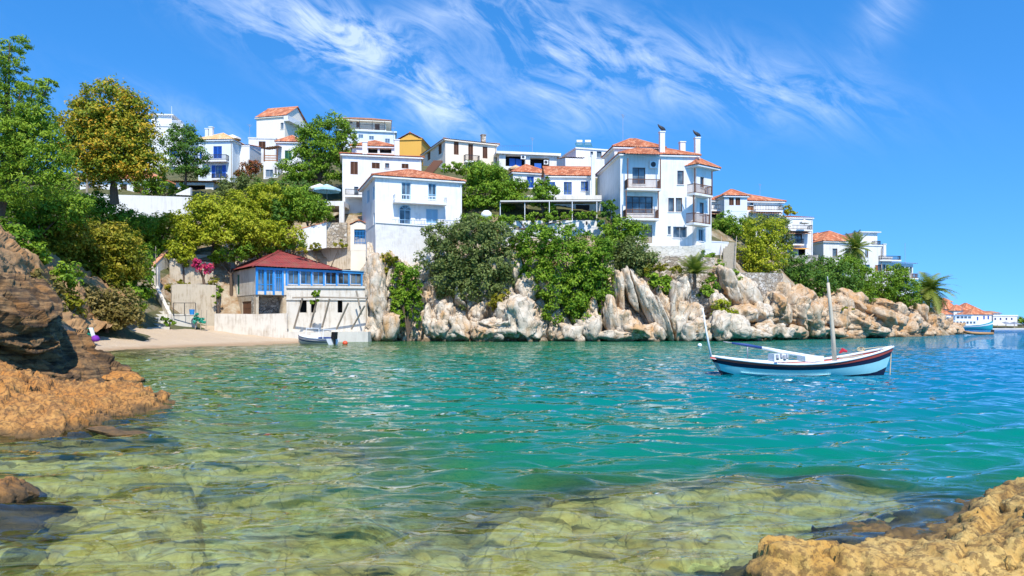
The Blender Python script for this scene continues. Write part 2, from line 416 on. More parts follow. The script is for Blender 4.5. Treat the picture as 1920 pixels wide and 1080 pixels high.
leaf_mat('golden_leaves', [(0, (0.103, 0.127, 0.007)), (.5, (0.230, 0.230, 0.011)), (1, (0.460, 0.356, 0.034))])
leaf_mat('dry_leaves', [(0, (0.105, 0.095, 0.021)), (.5, (0.210, 0.168, 0.042)), (1, (0.336, 0.252, 0.084))])
leaf_mat('pink_flowers', [(0, (.30, .01, .06)), (.5, (.62, .03, .16)), (1, (.75, .15, .1))])
leaf_mat('rust_flowers', [(0, (.10, .10, .02)), (.5, (.3, .09, .03)), (1, (.42, .1, .06))])
leaf_mat('palm_leaves', [(0, (0.063, 0.126, 0.016)), (.5, (0.158, 0.231, 0.026)), (1, (0.378, 0.357, 0.074))])
M = MATS
# ------------------------------------------------------------------ terrain helpers
def rbf(pts, vals, scale=(1, 1)):
    A = np.array(pts, float) * scale
    K = np.linalg.norm(A[:, None] - A[None], axis=2); n = len(A)
    M_ = np.zeros((n + 3, n + 3)); M_[:n, :n] = K + np.eye(n) * -.02; M_[:n, n] = 1; M_[:n, n + 1:] = A; M_[n, :n] = 1; M_[n + 1:, :n] = A.T
    w = np.linalg.solve(M_, np.concatenate([np.array(vals, float), [0, 0, 0]]))
    def f(q):
        q = np.asarray(q, float) * scale; out = np.empty(len(q))
        for i in range(0, len(q), 20000):
            b = q[i:i + 20000]
            out[i:i + 20000] = np.linalg.norm(b[:, None] - A[None], axis=2) @ w[:n] + w[n] + b @ w[n + 1:]
        return out
    return f
def catmull(A, t):           # A: (k, ...) control rows, t in 0..k-1
    k = len(A); i = np.clip(np.floor(t).astype(int), 0, k - 2); f = (t - i).reshape((-1,) + (1,) * (A.ndim - 1))
    g = lambda j: A[np.clip(j, 0, k - 1)]
    p0, p1, p2, p3 = g(i - 1), g(i), g(i + 1), g(i + 2)
    return .5 * (2 * p1 + (p2 - p0) * f + (2 * p0 - 5 * p1 + 4 * p2 - p3) * f * f + (3 * p1 - p0 - 3 * p2 + p3) * f ** 3)
def loft(rows, nu, nv):
    rr = []
    for r in rows:
        r = np.array(r, float); L = np.r_[0, np.cumsum(np.linalg.norm(np.diff(r, axis=0), axis=1))]; L /= L[-1]
        t = np.interp(np.linspace(0, 1, nu), L, np.arange(len(r))); rr.append(catmull(r, t))
    G = catmull(np.array(rr), np.linspace(0, len(rr) - 1, nv))       # nv, nu, 3
    return G
def gnormals(G):
    du = np.gradient(G, axis=1); dv = np.gradient(G, axis=0); n = np.cross(du, dv)
    return n / (np.linalg.norm(n, axis=2, keepdims=True) + 1e-9)

# land: control points (photo px, photo py, distance)
LP = [(150, 655, 47), (300, 650, 54), (470, 644, 65), (150, 628, 53), (230, 618, 62), (290, 612, 68), (380, 615, 72),
      (0, 480, 44), (60, 540, 44), (130, 600, 48), (20, 590, 36), (-150, 400, 50), (200, 575, 62), (120, 500, 60), (0, 400, 62), (250, 480, 76), (150, 430, 80),
      (260, 402, 91), (160, 400, 91), (360, 408, 91), (-100, 330, 95), (300, 470, 82), (320, 560, 76), (420, 435, 84), (560, 425, 86), (470, 400, 92), (620, 398, 90),
      (160, 364, 96), (260, 364, 96), (360, 364, 96), (400, 348, 108), (450, 345, 105), (520, 345, 106), (520, 300, 128), (690, 275, 132), (600, 340, 106),
      (500, 476, 92), (600, 476, 90), (680, 476, 88), (450, 625, 77), (560, 632, 78), (660, 634, 78), (420, 470, 91), (400, 590, 78), (440, 592, 86), (520, 600, 88), (620, 605, 85), (340, 570, 77),
      (720, 480, 79.5), (800, 470, 80), (900, 470, 80), (1000, 465, 80), (1100, 460, 80), (1180, 470, 80.5), (1260, 485, 81), (1330, 490, 82.5), (1390, 513, 84.5), (1470, 513, 91), (1540, 548, 97), (1600, 550, 102), (1690, 565, 114), (1740, 590, 123), (1775, 622, 134),
      (760, 422, 82.5), (700, 392, 92), (860, 430, 83), (870, 314, 107), (980, 322, 107), (1050, 377, 95), (1095, 322, 103), (1040, 414, 84.5), (1230, 466, 84.5), (1330, 462, 87),
      (1400, 432, 106), (1500, 482, 108), (1600, 520, 116), (1700, 540, 122), (1760, 622, 142), (800, 312, 118), (900, 300, 135), (1100, 320, 125), (1300, 400, 120), (1400, 410, 125), (1600, 500, 135)]
lp = [P(*a) for a in LP]
for (px, py, Y) in [(700, 0, 76.8), (760, 0, 76.8), (850, 0, 77), (950, 0, 77), (1050, 0, 77), (1130, 0, 77), (1200, 0, 77), (1260, 0, 77), (1340, 0, 78), (1440, 0, 83), (1550, 0, 89), (1660, 0, 98.5), (1740, 0, 117), (1800, 0, 139)]:
    X = (px - CX) / F * Y; lp.append(np.array([X, Y, -.6])); lp.append(np.array([X * (Y - 7) / Y, Y - 7, -4.]))
for (x, y, z) in [(-24, 40, -1.2), (-29, 50, -1), (-22, 58, -1.2), (-12, 68, -2), (-60, 160, 32), (-20, 170, 34), (20, 170, 30), (60, 170, 10), (100, 170, -3), (-110, 160, 30), (-100, 100, 22),
                  (-70, 60, 14), (-45, 40, 7), (-40, 30, 5), (-30, 25, 2.), (-21, 24, .2), (-70, 30, 12), (-100, 60, 20), (-60, 190, 20), (40, 190, 12), (95, 150, -3), (110, 160, -3), (115, 140, -3), (84, 150, -2), (-16, 30, -2.)]:
    lp.append(np.array([x, y, z]))
lp = np.array(lp)
land = rbf(lp[:, :2], lp[:, 2])
def ground(x, y): return float(land([(x, y)])[0])

gx = np.arange(-115, 116, 1.); gy = np.arange(22, 192, 1.)
XX, YY = np.meshgrid(gx, gy); q = np.stack([XX.ravel(), YY.ravel()], 1); zz = land(q)
p3 = np.stack([q[:, 0], q[:, 1], zz], 1)
zz += (fbm(p3 * .35, 5, 3) - .5) * 1.6 * np.clip((zz + 1) / 3, 0, 1)
zz = np.where(q[:, 0] > 30, np.minimum(zz, 26), zz)
# the hill: rock where steep or near the sea, soil elsewhere
t = NT('hill_ground')
nz = t.n('ShaderNodeSeparateXYZ', {'Vector': t.n('ShaderNodeNewGeometry').outputs['True Normal']}).outputs[2]
steep = t.ramp(t.math('ADD', nz, t.math('MULTIPLY', t.noise(.8, 4), .2)), [(.72, (1, 1, 1)), (.88, (0, 0, 0))])
a = t.noise(.5, 6, .65); b = t.noise(4, 6, .7)
soil = t.mix(t.math('MULTIPLY', b, .7), t.ramp(a, [(.35, (.07, .09, .025)), (.55, (.15, .14, .045)), (.7, (.28, .2, .1))]), (.05, .05, .02))
rk = t.mix(t.ramp(t.noise(.9, 7, .65), [(.4, (0, 0, 0)), (.62, (1, 1, 1))]), (.32, .19, .09), (.5, .43, .32))
t.set(Base_Color=t.mix(steep, soil, rk), Roughness=.95, Normal=t.bump(b, .9, .25)); M['hill_ground'] = t.m
tag(np_mesh('hillside', np.stack([q[:, 0], q[:, 1], zz], 1), gridfaces(len(gx), len(gy)), M['hill_ground']), kind='structure')

# beach
G = loft([[P(120, 672, 43), P(150, 668, 43), P(300, 660, 48), P(470, 652, 56), P(560, 650, 60)],
          [PZ(110, 661, .02), PZ(150, 660, .02), PZ(300, 652, .02), PZ(470, 646, .02), PZ(600, 641.5, .02)],
          [P(100, 640, 49), P(150, 638, 50), P(300, 632, 60), P(450, 634, 68), P(600, 636, 74)],
          [P(90, 612, 55), P(170, 612, 58), P(300, 610, 70), P(400, 612, 75), P(600, 625, 78)]], 160, 60)
V = G.reshape(-1, 3); V[:, 2] += (fbm(V * .8, 5, 5) - .5) * .25
tag(np_mesh('beach', V, gridfaces(160, 60), M['beach_gravel']), kind='structure')

# ------------------------------------------------------------------ sea bed and water
DP = [(0, 850, .5), (200, 900, .7), (100, 1000, .35), (300, 1070, .4), (600, 1050, .55), (900, 1070, .45), (500, 860, .75), (650, 850, .55), (700, 930, 1.1), (900, 900, 1.8),
      (1000, 1000, .3), (1200, 950, .2), (1200, 925, .25), (1400, 915, .25), (1550, 915, .3), (1400, 930, .16), (1600, 945, .16), (1400, 1000, .2), (1250, 1060, .3), (1150, 880, 2.3), (1500, 870, 2.8), (1850, 860, 3), (1900, 800, 4), (1300, 800, 3.3), (900, 800, 2.8),
      (600, 780, 1.9), (400, 740, 1.2), (350, 680, 1.), (250, 667, .45), (480, 662, 1.), (700, 680, 2.5), (900, 700, 3.6), (1300, 700, 5), (1900, 700, 7), (620, 646, .9), (700, 642, 1.5), (1000, 643, 2.2),
      (1300, 643, 3), (1600, 640, 4), (1900, 622, 9), (1700, 650, 6), (-300, 900, .5), (2200, 900, 3), (-200, 1080, .3), (2000, 1080, .3), (1700, 1060, .15), (500, 1300, .4), (1200, 1300, .4), (250, 800, .6), (1750, 900, 1.8), (1000, 860, 2.4), (1300, 890, 1.6), (1650, 905, 1.2), (800, 1000, .6), (1200, 900, 1.2), (1450, 890, 1.2), (1300, 980, .18), (1550, 1000, .15)]
dimg = rbf([(a[0] / 300, math.log(F * CH / (a[1] - HY)) * 3.0) for a in DP], [math.log(a[2]) for a in DP])
def depth_at(x, y):
    px = CX + F * x / y
    return np.exp(np.clip(dimg(np.stack([np.clip(px, -500, 2400) / 300, np.log(np.clip(y, 3, 160)) * 3.0], 1)), -2.2, 2.3))
def fan(r0, r1, nr, a0, a1, na):
    r = np.exp(np.linspace(math.log(r0), math.log(r1), nr)); a = np.radians(np.linspace(a0, a1, na))
    Rr, Aa = np.meshgrid(r, a, indexing='ij'); return Rr * np.sin(Aa), Rr * np.cos(Aa), Rr
bx_, by_, br_ = fan(2.2, 190, 260, -58, 58, 280)
V = np.stack([bx_.ravel(), by_.ravel(), np.zeros(bx_.size)], 1)
dep = depth_at(V[:, 0], V[:, 1])
near = np.clip((30 - br_.ravel()) / 20, 0, 1)
f1, f2, cid = worley(np.stack([V[:, 0] * 1.1, V[:, 1] * 1.1, V[:, 0] * 0 + .5], 1), 4)
V[:, 2] = -dep + near * np.minimum(dep * .6, .5) * ((fbm(V * 1.3, 5, 8) - .5) * .6 + (cid - .5) * .3 * np.clip((f2 - f1) * 4, 0, 1))
V[:, 2] = np.clip(V[:, 2], -1.5 - .12 * dep, -.06)
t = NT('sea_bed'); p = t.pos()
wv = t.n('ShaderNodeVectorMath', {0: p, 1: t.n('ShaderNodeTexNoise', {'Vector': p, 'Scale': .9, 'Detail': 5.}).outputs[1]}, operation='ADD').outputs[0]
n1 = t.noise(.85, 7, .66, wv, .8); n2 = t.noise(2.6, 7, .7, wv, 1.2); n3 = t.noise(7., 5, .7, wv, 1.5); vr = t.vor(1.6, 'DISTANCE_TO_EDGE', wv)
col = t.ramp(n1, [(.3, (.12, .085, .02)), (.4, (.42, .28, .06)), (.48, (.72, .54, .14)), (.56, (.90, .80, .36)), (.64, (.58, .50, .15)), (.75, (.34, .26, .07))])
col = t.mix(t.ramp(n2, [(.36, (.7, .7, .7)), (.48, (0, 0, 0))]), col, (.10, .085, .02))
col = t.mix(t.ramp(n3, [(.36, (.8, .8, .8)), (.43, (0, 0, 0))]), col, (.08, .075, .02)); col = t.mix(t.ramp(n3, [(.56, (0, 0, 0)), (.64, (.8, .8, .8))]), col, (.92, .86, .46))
col = t.mix(t.ramp(vr, [(0, (.7, .7, .7)), (.06, (0, 0, 0))]), col, (.9, .86, .5))  # pale vein web imitates caustic light, painted into the bed colour
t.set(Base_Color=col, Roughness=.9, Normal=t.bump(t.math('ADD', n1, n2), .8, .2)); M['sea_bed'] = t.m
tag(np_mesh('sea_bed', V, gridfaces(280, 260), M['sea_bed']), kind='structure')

NA, NR1, NR2 = 520, 480, 70
wx, wy, wr = fan(2.0, 60, NR1, -56, 56, NA)
wx2, wy2, wr2 = fan(60, 9000, NR2, -56, 56, NA)
wx = np.concatenate([wx, wx2[1:]]); wy = np.concatenate([wy, wy2[1:]]); wr = np.concatenate([wr, wr2[1:]])
X, Y, Rr = wx.ravel(), wy.ravel(), wr.ravel(); H = np.zeros_like(X)
rg = np.random.default_rng(11)
warp = (fbm(np.stack([X * .25, Y * .25, X * 0], 1), 3, 21) - .5) * 3.
for k in range(44):
    lam = .28 * (5.5 ** (k / 43.0)); ang = R(-86) + rg.normal() * .5; amp = .0064 * lam * rg.uniform(.6, 1.3)
    ph = (X * math.cos(ang) + Y * math.sin(ang) + warp * .5 * rg.uniform(.3, 1.)) * 2 * math.pi / lam + rg.uniform(0, 6.28)
    w = np.clip(lam / (.0075 * Rr) - 2.6, 0, 1)
    H += amp * w * (np.sin(ph) + .22 * np.cos(2 * ph))
gust = .6 + .8 * fbm(np.stack([X * .12, Y * .06, X * 0 + 3], 1), 3, 33)
H *= gust
dep = np.where(Rr < 200, depth_at(X, np.minimum(Y, 160)), 9.)
dm = dep.copy(); nr_ = Rr < 40            # the water thickens towards the drop-off of each shelf
for (ox, oy) in ((0, 1.6), (0, -1.2), (1.4, 0), (-1.4, 0), (0, 2.8)): dm[nr_] = np.maximum(dm[nr_], .2 * depth_at(X[nr_] + ox, np.maximum(Y[nr_] + oy, 2.)))
murk = 1 - np.exp(-np.maximum(dm - .55, 0) * .65)
t = NT('sea_water'); p = t.pos()
d = t.attr('murk'); dd = t.attr('depth')
n2 = t.noise(1., 1.5, .45, t.scaled(p, (.75, 1.7, 1)), .5); n1 = t.noise(1., 1., .4, t.scaled(p, (2., 4.2, 1)), .4)
far = t.n('ShaderNodeMapRange', {'Value': t.n('ShaderNodeVectorMath', {0: p}, operation='LENGTH').outputs['Value'], 'From Min': 6., 'From Max': 40., 'To Min': .3, 'To Max': 1.}).outputs[0]
hgt = t.math('MULTIPLY', t.math('ADD', n2, t.math('MULTIPLY', n1, .3)), far)
nb = t.bump(hgt, 1., .3)
body = t.n('ShaderNodeBsdfDiffuse', {'Color': t.ramp(t.math('DIVIDE', dd, 9.), [(0, (.16, .24, .03)), (.10, (.03, .20, .05)), (.22, (.0, .185, .08)), (.40, (.0, .175, .12)), (.68, (.0, .14, .215)), (1, (.0, .105, .26))]), 'Normal': nb})
tra = t.n('ShaderNodeBsdfTransparent', {'Color': (.84, 1., .86, 1)})
ref = t.n('ShaderNodeBsdfRefraction', {'Color': (.90, 1., .80, 1), 'IOR': 1.33, 'Roughness': 0., 'Normal': nb})
thru = t.n('ShaderNodeMixShader', {0: .38, 1: tra.outputs[0], 2: ref.outputs[0]})
under = t.n('ShaderNodeMixShader', {0: d, 1: thru.outputs[0], 2: body.outputs[0]})
gl = t.n('ShaderNodeBsdfGlossy', {'Color': (1, 1, 1, 1), 'Roughness': .012, 'Normal': nb})
fr = t.n('ShaderNodeFresnel', {'IOR': 1.33, 'Normal': nb})
fin = t.n('ShaderNodeMixShader', {0: t.math('MULTIPLY', fr.outputs[0], .95), 1: under.outputs[0], 2: gl.outputs[0]})
t.t.links.new(fin.outputs[0], t.o.inputs[0]); M['sea_water'] = t.m
tag(np_mesh('sea', np.stack([X, Y, H], 1), gridfaces(NA, NR1 + NR2 - 1), M['sea_water'], attrs={'murk': murk, 'depth': dep}), kind='structure')

# ------------------------------------------------------------------ cliffs and rocks
def sheet(name, rows, nu, nv, m, disp, seed, smooth=True):
    G = loft(rows, nu, nv); N = gnormals(G); V = G.reshape(-1, 3); Nn = N.reshape(-1, 3)
    if Nn[:, 1].mean() > 0: Nn = -Nn
    V = V + Nn * disp(V, seed)[:, None]
    return np_mesh(name, V, gridfaces(nu, nv), m, smooth=smooth)
def fissured(V, s):
    w = (fbm(V * .5, 3, s) - .5)[:, None] * np.array([1.5, 1.5, .8])
    f1, f2, c = worley((V + w) * [.42, .42, .16], s); g1, g2, c2 = worley((V + w) * [1.1, 1.1, .55], s + 5)
    return (c - .5) * 2.0 - .9 * np.exp(-(f2 - f1) * 14) + (c2 - .5) * .5 - .25 * np.exp(-(g2 - g1) * 12) + (fbm(V * 1.6, 5, s) - .5) * .7
xs = [688, 720, 770, 830, 890, 950, 1010, 1070, 1130, 1150]
top = [478, 482, 496, 505, 505, 490, 505, 520, 500, 495]
tag(sheet('sea_cliff', [[P(x, 650, 74.6) for x in xs], [P(x, 612, 75.) for x in xs], [P(x, (610 + tp) / 2, 75.8) for x, tp in zip(xs, top)], [P(x, tp, 77.) for x, tp in zip(xs, top)], [P(x, tp - 16, 82) for x, tp in zip(xs, top)]], 430, 150, M['limestone'], fissured, 3), kind='structure')
def slanted(V, s):
    w = (fbm(V * .5, 3, s) - .5)[:, None] * np.array([1.4, 1.4, 1.]); Q = V + w; a = R(-24)
    Q = np.stack([Q[:, 0] * math.cos(a) - Q[:, 2] * math.sin(a), Q[:, 1], Q[:, 0] * math.sin(a) + Q[:, 2] * math.cos(a)], 1)
    f1, f2, c = worley(Q * [.62, .5, .15], s); g1, g2, c2 = worley(Q * [1.5, 1.2, .5], s + 5)
    return (c - .5) * 2.2 - 1.1 * np.exp(-(f2 - f1) * 12) + (c2 - .5) * .6 - .3 * np.exp(-(g2 - g1) * 12) + (fbm(V * 1.6, 5, s) - .5) * .7
xs = [1125, 1160, 1200, 1250, 1300, 1350, 1400, 1450, 1500]; yb = [75, 75, 75, 75.2, 75.6, 76.4, 77.8, 81, 84.5]; top = [520, 505, 515, 525, 545, 545, 545, 570, 570]
tag(sheet('sea_cliff', [[P(x, 655, y_ - .6) for x, y_ in zip(xs, yb)], [P(x, 618, y_) for x, y_ in zip(xs, yb)], [P(x, (610 + tp) / 2, y_ + 1.2) for x, y_, tp in zip(xs, yb, top)], [P(x, tp, y_ + 3) for x, y_, tp in zip(xs, yb, top)], [P(x, tp - 22, y_ + 6.5) for x, y_, tp in zip(xs, yb, top)]], 400, 140, M['limestone'], slanted, 13), kind='structure')
xs = [1470, 1520, 1570, 1620, 1660, 1700, 1740, 1775, 1800]; yb = [83, 86.5, 90, 94.5, 99.5, 107, 117, 129, 137]; top = [565, 570, 570, 580, 590, 590, 598, 612, 620]
def bouldery(V, s):
    w = (fbm(V * .5, 3, s) - .5)[:, None] * 1.4; f1, f2, c = worley((V + w) * [.36, .36, .5], s); g1, g2, c2 = worley((V + w) * [.95, .95, 1.2], s + 5)
    return (.9 - f1) * 1.8 + (c - .5) * 1.2 - .8 * np.exp(-(f2 - f1) * 10) + (c2 - .5) * .55 - .3 * np.exp(-(g2 - g1) * 12) + (fbm(V * 1.5, 5, s) - .5) * .7
tag(sheet('sea_cliff', [[P(x, 650, y_ - .6) for x, y_ in zip(xs, yb)], [P(x, 622, y_) for x, y_ in zip(xs, yb)], [P(x, (616 + tp) / 2, y_ + 2) for x, y_, tp in zip(xs, yb, top)], [P(x, tp, y_ + 5) for x, y_, tp in zip(xs, yb, top)], [P(x, tp - 8, y_ + 10) for x, y_, tp in zip(xs, yb, top)]], 360, 110, M['ochre_limestone'], bouldery, 23), kind='structure')
bank = lambda V, s: (fbm(V * .6, 5, s) - .5) * 1.6 + (worley(V * [.9, .9, 1.6], s)[2] - .5) * .5
tag(sheet('earth_bank', [[P(-40, 690, 26), P(40, 680, 32), P(100, 655, 40), P(132, 632, 45), P(250, 600, 60)], [P(-40, 600, 30), P(30, 600, 36), P(75, 590, 43), P(125, 594, 49), P(250, 580, 63)],
                         [P(-60, 470, 34), P(0, 470, 40), P(60, 500, 47), P(140, 540, 54), P(250, 560, 64)], [P(-60, 400, 44), P(0, 410, 50), P(60, 460, 55), P(140, 500, 60), P(250, 540, 68)]], 200, 120, M['earth_bank'], bank, 8), kind='structure')

_ico = {}
def ico(sub):
    if sub not in _ico:
        bm = bmesh.new(); bmesh.ops.create_icosphere(bm, subdivisions=sub, radius=1.0)
        _ico[sub] = (np.array([v.co[:] for v in bm.verts]), np.array([[v.index for v in f.verts] for f in bm.faces])); bm.free()
    return _ico[sub]
def rotm(ax, ay, az):
    return np.array(Matrix.Rotation(az, 3, 'Z') @ Matrix.Rotation(ay, 3, 'Y') @ Matrix.Rotation(ax, 3, 'X'))
def rock(name, m, px, py, Y, wpx, hpx, dep, tilt=0., seed=0, yaw=0., parent=None, sub=4, rough=1., label=None):
    """an angular block: centre and visible half-size given in the photo, tilt in the picture plane (degrees)"""
    sub = 5 if wpx * hpx > 900 and sub == 4 else sub; rg = np.random.default_rng(seed + 100); V, Fc = ico(sub); V = np.sign(V) * np.abs(V) ** .8; V /= np.abs(V).max()
    for k in range(13):
        n = rg.normal(size=3); n /= np.linalg.norm(n); d = rg.uniform(.62, 1.0); pr = V @ n
        V -= np.maximum(pr - d, 0)[:, None] * n * .92
    V /= np.abs(V).max(axis=0)
    dims = np.array([wpx * Y / F * 1.15, dep, hpx * Y / F * 1.02]); sub = 5 if wpx * hpx > 900 and sub == 4 else sub; V = V * dims
    V = V @ rotm(0, R(tilt), R(yaw)).T
    c = P(px, py, Y); W = V + c; nn = V / (np.linalg.norm(V, axis=1, keepdims=True) + 1e-6); s = dims.min()
    w0 = (fbm(W * .8, 3, seed + 3) - .5)[:, None] * s
    f1, f2, cid = worley((W + w0) * np.array([1., 1., .7]) * (1.0 / max(s, .3)), seed); g1, g2, cid2 = worley((W + w0) * (2.4 / max(s, .3)), seed + 7)
    W = W + nn * (((fbm(W * (1.2 / s), 6, seed, .55) - .5) * .42 * s + (cid - .5) * .55 * s - .22 * s * np.exp(-(f2 - f1) * 14) + (cid2 - .5) * .18 * s - .07 * s * np.exp(-(g2 - g1) * 12)) * rough)[:, None]
    o = np_mesh(name, W, Fc, m, parent=parent, smooth=True, loc=c)
    if label: tag(o, label, 'rock')
    return o
headland = tag(bpy.data.objects.new('headland_rocks', None), kind='structure'); COL.objects.link(headland); headland['wloc'] = (0., 0., 0.)
k = 0
for (px, py, Y, w, h, d, tl, yw) in [
    (706, 560, 75.4, 20, 84, 1.8, -4, 10), (700, 622, 74.8, 15, 26, 1.2, 0, 0), (728, 520, 76.6, 24, 42, 2., 5, 20), (735, 612, 75, 20, 34, 1.5, 6, 0), (830, 605, 74.9, 26, 44, 1.8, 2, 15), (862, 618, 74.6, 22, 28, 1.5, 6, 0),
    (1070, 625, 74.8, 26, 22, 1.6, 0, 20), (1105, 618, 75, 22, 30, 1.5, -6, 0),
    # leaning fins
    (1148, 600, 75.2, 13, 48, 1.5, -8, 0), (1160, 548, 76.2, 9, 44, 1.4, -6, 10), (1182, 545, 76, 10, 46, 1.5, -16, 0), (1204, 560, 75.8, 9, 60, 1.5, -22, 5), (1222, 575, 75.6, 9, 62, 1.4, -24, 0), (1240, 590, 75.4, 7, 58, 1.3, -20, 0),
    (1170, 608, 74.8, 24, 32, 1.6, -30, 15), (1158, 630, 74.2, 32, 13, 1.4, 6, 0), (1200, 622, 74.4, 30, 18, 1.6, 18, 20), (1226, 628, 74.6, 16, 18, 1.2, -12, 0),
    (1262, 575, 76.2, 14, 52, 1.6, 6, 0), (1280, 545, 77, 12, 34, 1.5, -12, 10), (1276, 600, 75.6, 13, 40, 1.5, 2, 0), (1300, 590, 76, 20, 22, 1.6, -6, 0), (1306, 618, 75, 34, 24, 1.8, 3, 10), (1350, 615, 75, 24, 28, 1.8, -28, 20), (1376, 612, 75.4, 34, 20, 1.8, 22, 0), (1340, 570, 77.5, 20, 20, 1.8, 8, 0),
    (1372, 545, 79, 14, 46, 1.8, -28, 10), (1400, 560, 79.5, 18, 50, 2., -36, 0), (1392, 590, 77.5, 30, 22, 2., -20, 10), (1420, 590, 79, 28, 24, 2., 20, 15), (1432, 618, 77.5, 22, 20, 1.6, 10, 0), (1404, 626, 75.8, 40, 12, 1.5, 4, 0), (1464, 622, 80, 15, 15, 1.3, 0, 30), (1355, 515, 81, 22, 16, 2., 30, 0)]:
    k += 1; rock('rock', M['limestone'], px, py, Y, w, h, d, tl, k, yw, headland)
for (px, py, Y, w, h, d, tl, yw) in [
    (1455, 585, 82, 26, 36, 2.4, -24, 0), (1478, 562, 86, 26, 28, 2.6, 10, 20), (1492, 590, 84, 26, 38, 2.4, -16, 0), (1516, 600, 86, 22, 34, 2.4, -22, 10), (1482, 624, 82.5, 26, 14, 1.8, 6, 0), (1525, 622, 86, 32, 14, 2., 8, 0), (1545, 590, 90, 30, 28, 2.6, 12, 0), (1560, 570, 94, 26, 20, 2.6, -10, 20),
    (1590, 566, 97, 30, 20, 3., 14, 0), (1590, 598, 93, 46, 20, 3., 14, 10), (1610, 618, 93, 50, 14, 2.4, 9, 0), (1560, 624, 88, 30, 12, 2., 0, 0), (1570, 556, 99, 20, 12, 2.6, -5, 0), (1640, 590, 101, 34, 18, 3., 18, 0), (1668, 606, 105, 26, 20, 2.6, 5, 20), (1690, 600, 110, 26, 20, 3., 14, 0), (1712, 612, 112, 26, 13, 2.6, 10, 0),
    (1716, 590, 118, 14, 26, 2.4, -10, 0), (1736, 606, 121, 16, 18, 2.6, -6, 0), (1756, 610, 127, 20, 15, 3., 16, 0), (1776, 618, 133, 18, 9, 2.6, 8, 0), (1790, 622, 136, 12, 5, 2., 6, 0), (1650, 575, 106, 24, 12, 3., 16, 0), (1640, 626, 97, 22, 6, 1.6, 3, 0), (1505, 560, 89, 18, 18, 2.4, 20, 0)]:
    k += 1; rock('rock', M['ochre_limestone'], px, py, Y, w, h, d, tl, k, yw, headland)
# the free-standing white rock
wr_ = tag(bpy.data.objects.new('sea_rock', None), 'big white free-standing rock at the foot of the cliff between the two bushes', 'rock'); COL.objects.link(wr_)
c = P(955, 640, 74); wr_.location = c; wr_['wloc'] = tuple(c)
for i, (px, py, w, h, d, tl, yw) in enumerate([(972, 600, 36, 44, 2., -4, 10), (930, 616, 40, 26, 1.8, -10, 0), (990, 615, 26, 34, 1.8, 6, 0), (945, 582, 20, 16, 1.4, -20, 0), (985, 572, 18, 18, 1.3, 5, 20), (905, 628, 18, 14, 1.3, 10, 0)]):
    rock('boulder', M['limestone'], px, py, 73.6 + .2 * i, w, h, d, tl, 70 + i, yw, wr_)

# left foreground: dark layered slab over a rounded orange ledge
def strata(V, s):
    ax = np.array([math.cos(R(42)), .15, -math.sin(R(42))]); nrm = np.array([math.sin(R(42)), -.1, math.cos(R(42))])
    a = V @ ax; b = V @ nrm; w = (fbm(np.stack([a * .5, b * 1.2, V[:, 1] * .5], 1), 4, s) - .5)
    lay = (b + w * .5) * 3.2; li = np.floor(lay); fr_ = lay - li
    st = hsh(li, li * 0 + np.floor(a * .22 + w * 2), li * 0, s) * .55
    lay2 = (b + w * .3) * 10; st2 = hsh(np.floor(lay2), np.floor(a * .7 + w * 3), li * 0, s + 2) * .17
    lay3 = (b + w * .2) * 26; st3 = hsh(np.floor(lay3), np.floor(a * 1.6 + w * 4), li * 0, s + 4) * .07; wf = worley(V * [1.1, 1.1, 1.1], s)
    return st * 1.25 + st2 * 1.7 + st3 + (fr_ ** 2) * -.2 + w * .9 + (wf[2] - .5) * .3 + (fbm(V * [3, 3, 3], 4, s) - .5) * .3 - .4
tag(sheet('layered_slab', [[P(-120, 490, 19), P(-20, 535, 20), P(60, 568, 20.5), P(118, 622, 21), P(165, 666, 21.5), P(215, 694, 21.8), P(262, 722, 22)],
                           [P(-120, 545, 17), P(-20, 560, 18), P(60, 590, 18.8), P(110, 640, 19.6), P(162, 678, 20.4), P(215, 704, 21), P(268, 728, 21.4)],
                           [P(-120, 640, 17), P(-20, 650, 17.5), P(50, 670, 18.2), P(110, 695, 19), P(165, 712, 19.8), P(215, 722, 20.4), P(268, 738, 21)],
                           [P(-120, 720, 18.4), P(-20, 725, 18.4), P(50, 728, 18.6), P(110, 732, 19), P(165, 732, 19.6), P(215, 736, 20), P(262, 750, 20.4)],
                           [P(-120, 800, 21), P(-20, 800, 21), P(50, 790, 21), P(110, 780, 21), P(165, 770, 21), P(215, 760, 21), P(255, 750, 21)]], 330, 220, M['layered_schist'], strata, 12), kind='structure')
lump = lambda V, s: (fbm(V * .9, 5, s) - .5) * .5 + hsh(np.floor((V[:, 2] + V[:, 0] * .25 + (fbm(V * .8, 3, s) - .5) * .6) * 6), np.floor(V[:, 0] * .7), np.floor(V[:, 1] * .6), s) * .16 + (worley(V * [1.6, 1.6, 3.2], s + 3)[2] - .5) * .14 + (fbm(V * 5, 5, s + 1, .62) - .5) * .3 - .06 * np.exp(-(lambda w: (w[1] - w[0]) * 10)(worley(V * [1.2, 1.2, 2.4], s)))
